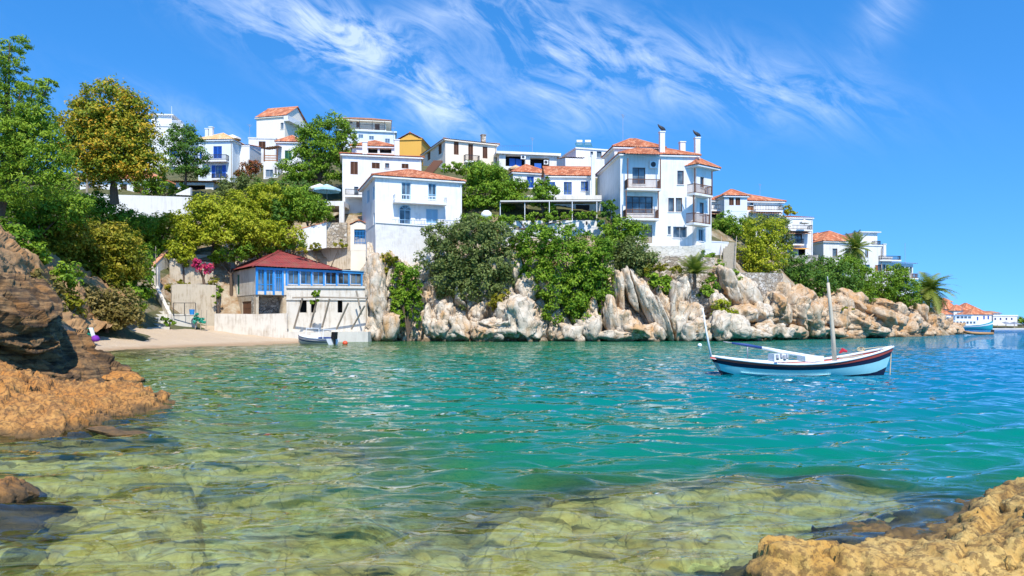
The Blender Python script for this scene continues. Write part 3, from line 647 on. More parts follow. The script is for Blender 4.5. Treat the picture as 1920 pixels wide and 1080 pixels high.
tag(sheet('orange_ledge', [[P(-150, 690, 16), P(0, 690, 16.4), P(60, 712, 16.6), P(130, 728, 17), P(200, 722, 17.4), P(260, 726, 17.4), P(300, 748, 16.8), P(318, 764, 16)],
                           [P(-150, 715, 13.5), P(0, 715, 13.6), P(60, 728, 13.8), P(130, 742, 14), P(200, 738, 14.4), P(250, 745, 14.6), P(295, 760, 14.8), P(322, 770, 14.8)],
                           [P(-150, 770, 11.8), P(0, 770, 12), P(60, 772, 12.2), P(120, 780, 12.5), P(175, 775, 13), P(230, 772, 13.6), P(285, 774, 13.9), P(318, 776, 14)],
                           [P(-150, 818, 11), P(0, 818, 11), P(60, 818, 11.1), P(120, 815, 11.4), P(170, 806, 12), P(225, 790, 13), P(280, 786, 13.4), P(314, 782, 13.6)],
                           [P(-150, 860, 10.6), P(0, 860, 10.7), P(60, 858, 10.8), P(120, 850, 11.2), P(170, 838, 11.8), P(225, 815, 12.6), P(280, 805, 13.2), P(312, 800, 13.4)]], 260, 150, M['orange_rock'], lump, 22), kind='structure')
shore = tag(bpy.data.objects.new('shore_rocks', None), kind='structure'); COL.objects.link(shore); shore['wloc'] = (0., 0., 0.)
for i, (px, py, Y, w, h, d, tl) in enumerate([(235, 812, 11.3, 62, 9, .3, 6), (0, 930, 7.0, 46, 34, .5, 25), (60, 965, 6.6, 60, 12, .35, 8), (225, 706, 21.4, 44, 12, .8, 4), (20, 1000, 6., 40, 8, .3, 0)]):
    rock('rock', M['orange_rock'], px, py, Y, w, h, d, tl, 40 + i, 0, shore, 4, .8)
# right foreground: golden slab rising out of the water
def gl_(V, s):
    w = (fbm(V * 1.1, 3, s) - .5); lay = (V[:, 2] + w * .25 + V[:, 0] * .06) * 11; st = hsh(np.floor(lay), np.floor(V[:, 0] * .9 + w * 3), np.floor(lay) * 0, s) * .06
    rid = 1 - np.abs(2 * fbm(V * [2.2, 3.5, 3.5], 4, s + 2) - 1); pit = np.clip(.42 - fbm(V * 6.5, 4, s + 5), 0, 1)
    return w * .16 + rid ** 3 * .05 - pit * .3 + st * 2.2 + (worley(V * [2.4, 4., 5.], s + 8)[2] - .5) * .06 + (fbm(V * 14, 5, s + 1, .6) - .5) * .07 - .07
gold = [[P(1290, 1095, 5.6), P(1500, 1031, 6.1), P(1650, 991, 6.6), P(1800, 951, 6.9), P(1930, 905, 7.0), P(2150, 860, 7.2)],
                          [P(1300, 1100, 5.2), P(1520, 1028, 5.5), P(1670, 1001, 5.7), P(1800, 971, 5.9), P(1930, 925, 6.0), P(2150, 880, 6.2)],
                          [P(1330, 1110, 4.8), P(1430, 1064, 4.85), P(1540, 1046, 4.9), P(1680, 1031, 5.), P(1800, 1011, 5.), P(1930, 968, 5.), P(2150, 930, 5.1)],
                          [P(1360, 1120, 4.55), P(1440, 1060, 4.5), P(1540, 1066, 4.45), P(1680, 1056, 4.4), P(1800, 1041, 4.35), P(1930, 1000, 4.3), P(2150, 970, 4.3)],
                          [P(1380, 1160, 4.45), P(1445, 1120, 4.35), P(1540, 1110, 4.25), P(1680, 1110, 4.15), P(1800, 1110, 4.05), P(1930, 1110, 4.0), P(2150, 1100, 4.0)],
                          [P(1400, 1220, 4.45), P(1540, 1220, 4.3), P(1680, 1230, 4.2), P(1800, 1230, 4.1), P(1930, 1230, 4.), P(2150, 1230, 4.)]]
gold = [[np.array([p[0], p[1] + 1.1, -.7]) for p in gold[0]]] + gold                  # the back dips under water
gold = [r + [r[-1] + [2., .1, .0], r[-1] + [5., .2, .05]] for r in gold]                       # and the ledge runs on to the right
tag(sheet('golden_slab', gold, 420, 180, M['golden_rock'], gl_, 31), kind='structure')

# rock shelves just under the surface
def shelf(rows, z, nu, nv, seed, top):
    G = loft([[PZ(px, py, z) for (px, py) in r] for r in rows], nu, nv); V = G.reshape(-1, 3); v_ = np.repeat(np.linspace(0, 1, nv), nu); u_ = np.tile(np.linspace(0, 1, nu), nv)
    edge = np.minimum(np.minimum(v_, 1 - v_) * 7, np.minimum(u_, 1 - u_) * 9).clip(0, 1)
    w = worley((V + (fbm(V * 1.2, 3, seed) - .5)[:, None]) * [1.3, 1.8, 1], seed)
    V[:, 2] += (fbm(V * 1.1, 5, seed) - .5) * .22 + (w[2] - .5) * .1 - .1 * np.exp(-(w[1] - w[0]) * 10) + (fbm(V * 7, 4, seed) - .5) * .05 - (1 - edge) ** 2 * .7
    V[:, 2] = np.minimum(V[:, 2], top)
    tag(np_mesh('submerged_shelf', V, gridfaces(nu, nv), M['wet_shelf']), kind='structure')
shelf([[(880, 985), (1050, 935), (1220, 905), (1420, 898), (1600, 915), (1780, 925)], [(840, 1020), (1040, 975), (1220, 940), (1420, 930), (1600, 945), (1800, 950)], [(820, 1070), (1030, 1030), (1220, 1000), (1420, 985), (1620, 985), (1840, 985)], [(800, 1150), (1020, 1120), (1220, 1100), (1420, 1080), (1640, 1060), (1860, 1040)]], -.13, 240, 130, 51, -.035)
shelf([[(-60, 838), (100, 842), (240, 840), (330, 850)], [(-60, 900), (120, 905), (260, 900), (380, 905)], [(-80, 980), (110, 990), (280, 985), (400, 980)], [(-100, 1060), (110, 1060), (300, 1050), (420, 1040)]], -.3, 140, 110, 52, -.03)
shelf([[(330, 850), (450, 838), (600, 842), (680, 862)], [(320, 880), (450, 870), (600, 875), (690, 885)], [(330, 900), (450, 905), (600, 905), (670, 900)]], -.28, 110, 60, 53, -.03)
shelf([[(60, 1040), (300, 1030), (560, 1035), (800, 1030), (900, 1040)], [(40, 1080), (300, 1075), (560, 1080), (820, 1075), (930, 1080)], [(40, 1180), (300, 1180), (560, 1180), (820, 1180), (930, 1180)]], -.24, 160, 60, 54, -.03)
# ------------------------------------------------------------------ buildings
def slope(mb, A, B, C, D, pitch=.26, row=.42, amp=.06):
    """barrel tiles on a roof slope: eave A-B, D above A, C above B (a triangle when C == D)"""
    A, B, C, D = [np.array(p, float) for p in (A, B, C, D)]
    if A[1] > 99: pitch, row = pitch * 1.3, row * 1.6
    if A[1] > 200: pitch, row = pitch * 1.8, row * 1.8
    e = B - A; L = np.linalg.norm(e); e /= L
    n = np.cross(e, (C + D) / 2 - A); n /= np.linalg.norm(n)
    if n[2] < 0: n = -n
    s = np.cross(n, e); s = s if s[2] > 0 else -s
    S = (D - A) @ s; a = (D - A) @ e; b = (C - A) @ e
    nc = max(2, int(L / pitch)); nr = max(1, int(S / row)); o = len(mb.v)
    us = np.linspace(0, L, nc * 4 + 1); ts = []
    for r in range(nr): ts += [(r * S / nr, .035, r), ((r + 1) * S / nr - .01, 0., r)]
    hgt = [0, .8, 1., .8]
    for (sv, lift, r) in ts:
        for i, u in enumerate(us):
            sm = S
            if u < a: sm = S * u / a if a > 1e-6 else S
            elif u > b: sm = S * (L - u) / (L - b) if L - b > 1e-6 else S
            q = A + e * u + s * min(sv, sm) + n * (lift + amp * hgt[i % 4])
            mb.uv[len(mb.v)] = ((i + .5) / 4 + .001, r + .5); mb.v.append(tuple(q))
    k = len(us)
    for j in range(len(ts) - 1):
        for i in range(k - 1): mb.f.append((o + j * k + i, o + j * k + i + 1, o + (j + 1) * k + i + 1, o + (j + 1) * k + i))
def cap_line(mb, a, b, r=.13):
    mb.tube([a, b], r, 6)
    for i in range(len(mb.v) - 12, len(mb.v)): mb.uv[i] = (i * .37, 3.)

class Block:
    """a rectangular building volume; its front faces local -y, openings are given where the photo shows them"""
    def __init__(s, pl, pr, Y, th, pyb, pye, d, root=None, wall='white_plaster', pback=None):
        s.th = R(th); s.c, s.s = math.cos(s.th), math.sin(s.th)
        X0 = (pl - CX) / F * Y; kk = (pr - CX) / F
        s.w = (kk * Y - X0) / (s.c - kk * s.s); s.d = d
        s.O = np.array([X0, Y, CH + (HY - pyb) / F * Y]); s.h = (pyb - pye) / F * Y
        s.root = root; s.mat = M[wall]; s.holes = {'f': [], 'l': [], 'r': [], 'b': []}; s.op = []; s.tri = []
    def W(s, x, y, z): return s.O + np.array([s.c * x - s.s * y, s.s * x + s.c * y, z])
    def fm(s, face):
        return {'f': lambda a, q, z: s.W(a, q, z), 'b': lambda a, q, z: s.W(a, s.d - q, z),
                'l': lambda a, q, z: s.W(q, a, z), 'r': lambda a, q, z: s.W(s.w - q, a, z)}[face]
    def loc(s, px, py, face='f', off=0.):
        """local (a, z) on a wall plane (moved off metres outwards) seen at a photo pixel"""
        v = np.array([0, 0, CH]) - s.O; g = np.array([(px - CX) / F, 1., (HY - py) / F])
        L = lambda q: np.array([s.c * q[0] + s.s * q[1], -s.s * q[0] + s.c * q[1], q[2]])
        v, g = L(v), L(g)
        if face == 'f': t = (-off - v[1]) / g[1]; p = v + t * g; return p[0], p[2]
        x = -off if face == 'l' else s.w + off
        t = (x - v[0]) / g[0]; p = v + t * g; return p[1], p[2]
    def bx(s, mb, face, a0, a1, q0, q1, z0, z1):
        f = s.fm(face)
        mb.hexa([f(a0, q0, z0), f(a1, q0, z0), f(a1, q1, z0), f(a0, q1, z0), f(a0, q0, z1), f(a1, q0, z1), f(a1, q1, z1), f(a0, q1, z1)])
    def rect(s, face, x0, y0, x1, y1):
        a, z = s.loc(x0, (y0 + y1) / 2, face)[0], None
        b = s.loc(x1, (y0 + y1) / 2, face)[0]; m = (x0 + x1) / 2
        z1, z0 = s.loc(m, y0, face)[1], s.loc(m, y1, face)[1]
        W_ = s.w if face in 'fb' else s.d
        a, b = sorted((a, b)); return max(a, .06), min(b, W_ - .06), max(z0, .0), min(z1, s.h - .06)
    def opening(s, face, x0, y0, x1, y1, kind='w', fr='brown_wood', sh=None, rev=.2):
        s.op.append((face, *s.rect(face, x0, y0, x1, y1), kind, fr, sh, rev)); return s
    def row(s, face, xs, y0, y1, wd, kind='w', fr='brown_wood', sh=None):
        for x in xs: s.opening(face, x - wd / 2, y0, x + wd / 2, y1, kind, fr, sh)
        return s
    def wall(s, name='wall', faces='flrb', top=True, foot=3.):
        mb = MB()
        for face in faces:
            W_ = s.w if face in 'fb' else s.d; f = s.fm(face)
            hs_ = [(a, b, z0, z1, rv) for (fc, a, b, z0, z1, kd, _, _, rv) in s.op if fc == face and b - a > .1 and z1 - z0 > .1]
            xs = sorted({0., W_, *[q for h in hs_ for q in h[:2]]}); zs = sorted({0., s.h, *[q for h in hs_ for q in h[2:4]]})
            for i in range(len(xs) - 1):
                for j in range(len(zs) - 1):
                    cx, cz = (xs[i] + xs[i + 1]) / 2, (zs[j] + zs[j + 1]) / 2
                    if any(a < cx < b and z0 < cz < z1 for a, b, z0, z1, _ in hs_): continue
                    mb.poly([f(xs[i], 0, zs[j]), f(xs[i + 1], 0, zs[j]), f(xs[i + 1], 0, zs[j + 1]), f(xs[i], 0, zs[j + 1])])
            for a, b, z0, z1, rv in hs_:
                for (p, q_) in (((a, z0), (b, z0)), ((b, z0), (b, z1)), ((b, z1), (a, z1)), ((a, z1), (a, z0))):
                    mb.poly([f(p[0], 0, p[1]), f(q_[0], 0, q_[1]), f(q_[0], rv, q_[1]), f(p[0], rv, p[1])])
        for pts in s.tri: mb.poly([s.W(*p) for p in pts])
        if top: mb.poly([s.W(0, 0, s.h), s.W(s.w, 0, s.h), s.W(s.w, s.d, s.h), s.W(0, s.d, s.h)])
        # footing down into the slope
        if foot: mb.hexa([s.W(.02, .02, -foot), s.W(s.w - .02, .02, -foot), s.W(s.w - .02, s.d, -foot), s.W(.02, s.d, -foot), s.W(.02, .02, 0), s.W(s.w - .02, .02, 0), s.W(s.w - .02, s.d, 0), s.W(.02, s.d, 0)])
        o = mb.build(name, s.mat, s.root)
        if s.h > 3.2 and s.w > 4 and s.root and top:      # rain pipe down the front corner
            pb_ = MB(); pb_.tube([s.W(s.w - .15, -.3, s.h - .05), s.W(s.w - .15, -.07, s.h - .45), s.W(s.w - .15, -.07, .1)], .05, 6); pb_.build('drainpipe', M['weathered_wood'] if int(s.O[0] * 7) % 2 else M['white_paint'], s.root)
        for op in s.op: s._fill(*op)
        return o
    def _fill(s, face, a, b, z0, z1, kind, fr, sh, rv):
        if b - a < .1 or z1 - z0 < .1: return
        f = M[fr]; t = .07; q0, q1 = rv - .1, rv - .03
        if kind == 'h':
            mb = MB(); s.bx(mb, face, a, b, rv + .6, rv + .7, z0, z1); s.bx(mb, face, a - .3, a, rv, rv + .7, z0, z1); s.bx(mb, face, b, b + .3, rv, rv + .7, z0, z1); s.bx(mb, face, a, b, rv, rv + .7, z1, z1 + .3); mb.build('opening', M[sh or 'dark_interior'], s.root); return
        if kind == 'd':
            mb = MB(); s.bx(mb, face, a, b, q0, q1, z0, z1); n = 2 if b - a > .8 else 1
            for i in range(n):
                c0 = a + (b - a) * i / n + .1; c1 = a + (b - a) * (i + 1) / n - .1
                s.bx(mb, face, c0, c1, q0 - .025, q0, z0 + .12, z0 + (z1 - z0) * .45); s.bx(mb, face, c0, c1, q0 - .025, q0, z0 + (z1 - z0) * .52, z1 - .12)
            o = mb.build('door', f, s.root)
            hb = MB(); c0 = (a + b) / 2 + .08; s.bx(hb, face, c0, c0 + .04, q0 - .08, q0 - .03, z0 + (z1 - z0) * .44, z0 + (z1 - z0) * .5); hb.build('handle', M['iron'], o); return
        def leaf(a0, a1, qa, qb, nm='shutter'):
            mb = MB(); e = .07
            s.bx(mb, face, a0, a0 + e, qa, qb, z0, z1); s.bx(mb, face, a1 - e, a1, qa, qb, z0, z1); s.bx(mb, face, a0 + e, a1 - e, qa, qb, z1 - e, z1); s.bx(mb, face, a0 + e, a1 - e, qa, qb, z0, z0 + e)
            m_ = (qa + qb) / 2; nsl = max(5, int((z1 - z0) / .12))
            for i in range(nsl):
                zz_ = z0 + e + (z1 - z0 - 2 * e) * i / nsl; dz = (z1 - z0 - 2 * e) / nsl
                g = s.fm(face); mb.poly([g(a0 + e, qb, zz_), g(a1 - e, qb, zz_), g(a1 - e, qa + .005, zz_ + dz * .8), g(a0 + e, qa + .005, zz_ + dz * .8)])
            s.bx(mb, face, a0 + e, a1 - e, qb - .008, qb - .002, z0 + e, z1 - e)
            return mb.build(nm, M[sh or fr], s.root)
        if kind == 's':
            m_ = (a + b) / 2; leaf(a, m_ - .01, .05, .11); leaf(m_ + .01, b, .05, .11)
        else:
            mb = MB()
            s.bx(mb, face, a, a + t, q0, q1, z0, z1); s.bx(mb, face, b - t, b, q0, q1, z0, z1); s.bx(mb, face, a + t, b - t, q0, q1, z1 - t, z1); s.bx(mb, face, a + t, b - t, q0, q1, z0, z0 + t)
            nm_ = {'w': 1, 'o': 1, 'f': 1, 'n': 0, 'q': 3}.get(kind, 1)
            for i in range(nm_):
                c0 = a + (b - a) * (i + 1) / (nm_ + 1); s.bx(mb, face, c0 - .03, c0 + .03, q0, q1, z0 + t, z1 - t)
            if kind in 'fq' or kind == 'o' and z1 - z0 > 1.2: zc = z0 + (z1 - z0) * (.3 if kind == 'f' else .62); s.bx(mb, face, a + t, b - t, q0 + .005, q1 - .005, zc - .03, zc + .03)
            o = mb.build('window', f, s.root)
            pm = MB(); s.bx(pm, face, a + .02, b - .02, q1 - .03, q1 - .015, z0 + .02, z1 - .02); pm.build('pane', M['glass'], o)
            if kind == 'o': wd = (b - a) * .5; leaf(a - wd - .02, a - .02, -.06, -.01); leaf(b + .02, b + wd + .02, -.06, -.01)
            if z0 > .5:
                sb = MB(); s.bx(sb, face, a - .06, b + .06, -.07, .1, z0 - .08, z0 - .005); sb.build('sill', s.mat, o)
    # ---- roofs
    def roof(s, kind='hip', rise=1.4, ov=.35, mat='terracotta_tiles', cornice=True):
        w, d, h = s.w, s.d, s.h; mb = MB(); z = h + .06; o_ = ov
        if kind in ('hip', 'gx', 'shed') and mat != 'brown_tiles': rise *= 1.6
        c = [(-o_, -o_), (w + o_, -o_), (w + o_, d + o_), (-o_, d + o_)]; E = [s.W(x, y, z) for x, y in c]
        if kind == 'hip':
            W2, D2 = w + 2 * o_, d + 2 * o_
            if W2 >= D2: r0, r1 = s.W(D2 / 2 - o_, d / 2, z + rise), s.W(w - D2 / 2 + o_, d / 2, z + rise); A4 = [(E[0], E[1], r1, r0), (E[1], E[2], r1, r1), (E[2], E[3], r0, r1), (E[3], E[0], r0, r0)]
            else: r0, r1 = s.W(w / 2, W2 / 2 - o_, z + rise), s.W(w / 2, d - W2 / 2 + o_, z + rise); A4 = [(E[0], E[1], r0, r0), (E[1], E[2], r1, r0), (E[2], E[3], r1, r1), (E[3], E[0], r0, r1)]
            for q_ in A4: slope(mb, *q_)
            cap_line(mb, r0, r1)
            near_ = lambda e: r0 if np.linalg.norm(e - r0) < np.linalg.norm(e - r1) else r1
            for e in E: cap_line(mb, e + np.array([0, 0, .04]), near_(e))
        elif kind == 'gx':
            r0, r1 = s.W(-o_, d / 2, z + rise), s.W(w + o_, d / 2, z + rise); slope(mb, E[0], E[1], r1, r0); slope(mb, E[2], E[3], r0, r1); cap_line(mb, r0, r1)
            s.tri += [[(0, 0, h), (0, d, h), (0, d / 2, h + rise)], [(w, 0, h), (w, d, h), (w, d / 2, h + rise)]]
        elif kind == 'gy':
            r0, r1 = s.W(w / 2, -o_, z + rise), s.W(w / 2, d + o_, z + rise); slope(mb, E[1], E[2], r1, r0); slope(mb, E[3], E[0], r0, r1); cap_line(mb, r0, r1)
            s.tri += [[(0, 0, h), (w, 0, h), (w / 2, 0, h + rise)], [(0, d, h), (w, d, h), (w / 2, d, h + rise)]]
        elif kind == 'shed':
            slope(mb, E[0], E[1], s.W(w + o_, d + o_, z + rise), s.W(-o_, d + o_, z + rise))
            s.tri += [[(0, 0, h), (0, d, h), (0, d, h + rise)], [(w, 0, h), (w, d, h), (w, d, h + rise)], [(0, d, h), (w, d, h), (w, d, h + rise), (0, d, h + rise)]]
        if kind == 'flat':
            for a0, a1, b0, b1 in ((-o_, w + o_, -o_, .22), (-o_, w + o_, d - .22, d + o_), (-o_, .22, .22, d - .22), (w - .22, w + o_, .22, d - .22)):
                mb.hexa([s.W(a0, b0, h + .003), s.W(a1, b0, h + .003), s.W(a1, b1, h + .003), s.W(a0, b1, h + .003), s.W(a0, b0, h + rise), s.W(a1, b0, h + rise), s.W(a1, b1, h + rise), s.W(a0, b1, h + rise)])
            s.rf = mb.build('parapet', s.mat, s.root); return s.rf
        s.rf = mb.build('roof', M[mat], s.root)
        if cornice:
            cb = MB(); e = o_ - .06
            cb.hexa([s.W(-e, -e, h - .12), s.W(w + e, -e, h - .12), s.W(w + e, d + e, h - .12), s.W(-e, d + e, h - .12), s.W(-e, -e, h + .05), s.W(w + e, -e, h + .05), s.W(w + e, d + e, h + .05), s.W(-e, d + e, h + .05)])
            cb.build('cornice', s.mat, s.root)
        return s.rf
    def balcony(s, face, x0, x1, pys, pyr, proj=1.1, rail='iron', slab='white_plaster', posts=0, post_top=None, bal=.13, parapet=False):
        ax, z = s.loc((x0 + x1) / 2, pys, face, proj); a0 = s.loc(x0, pys, face, proj)[0]; a1 = s.loc(x1, pys, face, proj)[0]; zr = s.loc((x0 + x1) / 2, pyr, face, proj)[1]
        a0, a1 = sorted((a0, a1)); mb = MB(); s.bx(mb, face, a0, a1, -proj, -.005, z - .22, z)
        o = mb.build('balcony', M[slab], s.root); rb = MB(); f = s.fm(face); e = .05
        path = [(a0 + e, -.04), (a0 + e, -proj + e), (a1 - e, -proj + e), (a1 - e, -.04)]
        if parapet:
            for (p, q_) in zip(path[:-1], path[1:]):
                x_0, x_1 = sorted((p[0], q_[0])); y_0, y_1 = sorted((p[1], q_[1])); s.bx(rb, face, x_0 - e, x_1 + e, y_0 - .02, y_1 + e, z + .002, zr)
        else:
            for (p, q_) in zip(path[:-1], path[1:]):
                rb.bar(f(p[0], p[1], zr), f(q_[0], q_[1], zr), .07); rb.bar(f(p[0], p[1], z + .1), f(q_[0], q_[1], z + .1), .05)
                L = math.hypot(q_[0] - p[0], q_[1] - p[1]); n = max(2, int(L / bal))
                for i in range(n + 1):
                    t_ = i / n; x_, y_ = p[0] + (q_[0] - p[0]) * t_, p[1] + (q_[1] - p[1]) * t_; rb.bar(f(x_, y_, z), f(x_, y_, zr), .035)
        rb.build('railing', M[slab if parapet else rail], o)
        if posts:
            zt = s.loc((x0 + x1) / 2, post_top, face, proj)[1]
            for i in range(posts):
                x_ = a0 + .08 + (a1 - a0 - .16) * i / (posts - 1); pb = MB(); s.bx(pb, face, x_ - .05, x_ + .05, -proj + .03, -proj + .13, z, zt); pb.build('post', M[rail], o)
        return o
    def chimney(s, x, y, z0, z1, wd=.5, mat=None, cowl=False):
        mb = MB(); k = wd / 2
        def bb(e, a, b): mb.hexa([s.W(x - e, y - e, a), s.W(x + e, y - e, a), s.W(x + e, y + e, a), s.W(x - e, y + e, a), s.W(x - e, y - e, b), s.W(x + e, y - e, b), s.W(x + e, y + e, b), s.W(x - e, y + e, b)])
        bb(k, z0, z1 - .12); bb(k + .06, z1 - .12, z1)
        o = mb.build('chimney', mat or s.mat, s.root)
        if cowl:
            cb = MB(); p = Vector(s.W(x, y, z1)); cb.tube([p, p + Vector((0, 0, .22))], .07, 8)
            cb.tube([p + Vector((.42, 0, .16)), p + Vector((.2, 0, .3)), p + Vector((-.05, 0, .42)), p + Vector((-.3, 0, .62)), p + Vector((-.46, 0, .86))], [.04, .17, .2, .12, .03], 8)
            cb.build('cowl', M['iron'], o)
        return o
    def ac(s, face, x0, y0, x1, y1):
        a0, a1, z0, z1 = s.rect(face, x0, y0, x1, y1); mb = MB(); s.bx(mb, face, a0, a1, -.35, -.04, z0, z1); o = mb.build('air_conditioner', M['white_paint'], s.root)
        fb = MB(); c_ = s.fm(face); n = 14; r = (z1 - z0) * .38; ca, cz = (a0 * .55 + a1 * .45), (z0 + z1) / 2
        fb.poly([c_(ca + r * math.cos(6.283 * i / n), -.358, cz + r * math.sin(6.283 * i / n)) for i in range(n)]); fb.build('fan', M['iron'], o)

def bld(name, label, pl, pr, Y, th, pyb, pye, d, wall='white_plaster', cat='house', group=None):
    X0 = (pl - CX) / F * Y
    r = thing(name, label, cat, (X0, Y, CH + (HY - pyb) / F * Y), group)
    return Block(pl, pr, Y, th, pyb, pye, d, r, wall)
def parasol(label, px, pyt, pyb, Y, rpx, mat):
    b = P(px, pyb, Y); h = (pyb - pyt) / F * Y; r = rpx * Y / F; o = thing('parasol', label, 'parasol', b, 'parasols on the terraces')
    mb = MB(); mb.tube([b, b + [0, 0, h]], .035, 6); mb.build('pole', M['weathered_wood'], o)
    cb = MB(); n = 8; top_ = b + [0, 0, h]; ring = [b + [r * math.cos(6.283 * i / n), r * math.sin(6.283 * i / n), h - .28 * r - .2] for i in range(n)]; low = [p - np.array([0, 0, .22]) for p in ring]
    for i in range(n): j = (i + 1) % n; cb.poly([top_, ring[i], ring[j]]); cb.poly([ring[i], low[i], low[j], ring[j]])
    cb.build('canopy', M[mat], o)
def pale_box(mb, px0, py0, px1, py1, Y, dep):      # axis-aligned box whose front shows at these pixels
    a, b = P(px0, py1, Y), P(px1, py0, Y); mb.box((a[0], Y, a[2]), (b[0], Y + dep, b[2]))
def freewall(name, label, pts, h0, thick, mat, cat='wall', cap=None):
    """wall along a ground line of (px, py_bottom, Y), top at heights h0 (metres above each point)"""
    b = [P(*p) for p in pts]; r = thing(name, label, cat, b[0]); mb = MB(); cb = MB()
    hh = h0 if isinstance(h0, (list, tuple)) else [h0] * len(b)
    for i in range(len(b) - 1):
        p, q_ = b[i], b[i + 1]; t_ = (q_ - p)[:2]; t_ = t_ / np.linalg.norm(t_); n = np.array([-t_[1], t_[0], 0]) * thick; u = np.array([0, 0, 1.])
        lo = np.array([0, 0, -1.5])
        mb.hexa([p + lo, q_ + lo, q_ + n + lo, p + n + lo, p + u * hh[i], q_ + u * hh[i + 1], q_ + n + u * hh[i + 1], p + n + u * hh[i]])
        if cap: e = n * .12; cb.hexa([p + u * (hh[i] + .003) - e, q_ + u * (hh[i + 1] + .003) - e, q_ + n + u * (hh[i + 1] + .003) + e, p + n + u * (hh[i] + .003) + e, p + u * (hh[i] + .12) - e, q_ + u * (hh[i + 1] + .12) - e, q_ + n + u * (hh[i + 1] + .12) + e, p + n + u * (hh[i] + .12) + e])
    mb.build('masonry', M[mat], r)
    if cap: cb.build('coping', M[cap], r)
    return r
def stairs(name, label, pl, pr, pyb, pyt, Y0, Y1, n, mat='step_stone'):
    """n steps climbing from (pyb, Y0) to (pyt, Y1), each a part"""
    a0, a1 = P(pl, pyb, Y0), P(pr, pyb, Y0); b0, b1 = P(pl, pyt, Y1), P(pr, pyt, Y1); r = thing(name, label, 'steps', a0)
    for i in range(n):
        t0, t1 = i / n, (i + 1) / n; p, q_ = a0 + (b0 - a0) * t0, a1 + (b1 - a1) * t0; p2, q2 = a0 + (b0 - a0) * t1, a1 + (b1 - a1) * t1; zt = p2[2]
        mb = MB(); L = [np.array([v[0], v[1], z_]) for z_ in (p[2] - .5, zt) for v in (p, q_, q2 + (q2 - q_) * .3, p2 + (p2 - p) * .3)]; mb.hexa(L); mb.build('step', M[mat], r)
    return r

# --- large white house with timber balconies, right of centre
B = bld('balcony_house', 'tall white three storey house with brown timber balconies and tiled roof', 1163, 1308, 82, 6, 466, 290, 11.5)
B.O[1] = 82
B.opening('f', 1186, 314, 1210, 345, 'f', 'dark_wood').opening('f', 1174, 368, 1224, 400, 'q', 'dark_wood').opening('f', 1270, 320, 1282, 346, 'n', 'brown_wood')
B.opening('f', 1253, 371, 1264, 397, 'n').opening('f', 1267, 371, 1279, 397, 'n').opening('f', 1252, 424, 1258, 440, 'n', 'grey_metal').opening('f', 1262, 425, 1288, 446, 'w', 'grey_metal').opening('f', 1204, 422, 1223, 456, 'd', 'weathered_wood')
B.roof('hip', 1.3, .3); B.wall()
B.balcony('f', 1176, 1240, 353, 336, 1.2, 'brown_wood', posts=2, post_top=297); B.balcony('f', 1173, 1236, 409, 393, 1.2, 'brown_wood', posts=2, post_top=357)
B.ac('f', 1217, 303, 1231, 316)
mb = MB(); zr = B.h - .15                     # tiled porch roofs over the top balconies
x0, x1 = B.loc(1174, 290, 'f', 1.3)[0], B.loc(1243, 290, 'f', 1.3)[0]
slope(mb, B.W(x0, -1.45, zr - .1), B.W(x1, -1.45, zr - .1), B.W(x1, -.05, zr + .42), B.W(x0, -.05, zr + .42)); mb.build('porch_roof', M['terracotta_tiles'], B.root)
for px, ct in ((1241, 247), (1307, 258)):
    cx_, _ = B.loc(px, 270, 'f', -.8); B.chimney(cx_, .8, B.h - .1, B.loc(px, ct, 'f', -.8)[1], .55, cowl=True)
cx_, _ = B.loc(1279, 270, 'f', -2.5); B.chimney(cx_, 2.5, B.h + .2, B.loc(1279, 266, 'f', -2.5)[1], .6); 
# left wall runs back and its tiled dormer shows above
D2 = Block(1152, 1243, 85, 6, 290, 277, 5, B.root); D2.roof('hip', 1.0, .3); D2.wall(foot=.3)
# angled right wing with its own balconies
R2 = Block(1306, 1334, 82.4, 38, 466, 312, 6, B.root, 'white_plaster')
R2.opening('f', 1313, 332, 1320, 352, 'n').opening('f', 1312, 380, 1320, 402, 'n').opening('f', 1304 + 6, 430, 1319, 452, 'w', 'grey_blue_paint')
R2.roof('hip', .9, .75); R2.wall()
R2.balcony('f', 1303, 1337, 364, 347, 1.1, 'brown_wood', posts=2, post_top=318); R2.balcony('f', 1301, 1333, 419, 401, 1.1, 'brown_wood', posts=2, post_top=368)
freewall('foundation_wall', 'pale block foundation wall under the tall balcony house', [(1204, 488, 81.2), (1290, 488, 81.2), (1322, 484, 82.5)], 1.55, .8, 'pale_blocks')
freewall('rubble_wall', 'rubble stone retaining wall below the pale block foundation', [(1225, 512, 80), (1290, 514, 80.2), (1340, 516, 81)], 1.9, .8, 'rubble_stone')
freewall('rubble_wall', 'low rubble stone terrace wall beneath the small palm', [(1292, 575, 78), (1345, 575, 78.4)], 1.6, .7, 'grey_rubble_stone')
freewall('rubble_wall', 'tall rubble stone retaining wall right of the pale cliff steps', [(1386, 585, 81.5), (1430, 585, 83.5), (1468, 585, 87)], [4.3, 4.4, 4.5], .8, 'rubble_stone')
freewall('parapet_wall', 'white parapet wall beside the outdoor stair of the balcony house', [(1322, 478, 84), (1366, 470, 87)], [1.5, .9], .3, 'white_plaster', cap='white_paint')
stairs('outdoor_stairs', 'pale outdoor stair with handrail climbing to the balcony house', 1356, 1380, 508, 455, 83, 87.5, 14)
mb = MB()
for dx in (-3, 25):
    a, b = P(1353 + dx, 497, 82.8), P(1356 + dx, 443, 87.4); mb.bar(a, b, .05); mb.bar(a - [0, 0, .45], b - [0, 0, .45], .04)
    for i in range(7): p = a + (b - a) * i / 6; mb.bar(p, p - [0, 0, .95], .04)
tag(mb.build('stair_railing', M['weathered_wood']), 'pale handrails along the outdoor stair of the balcony house', 'railing')
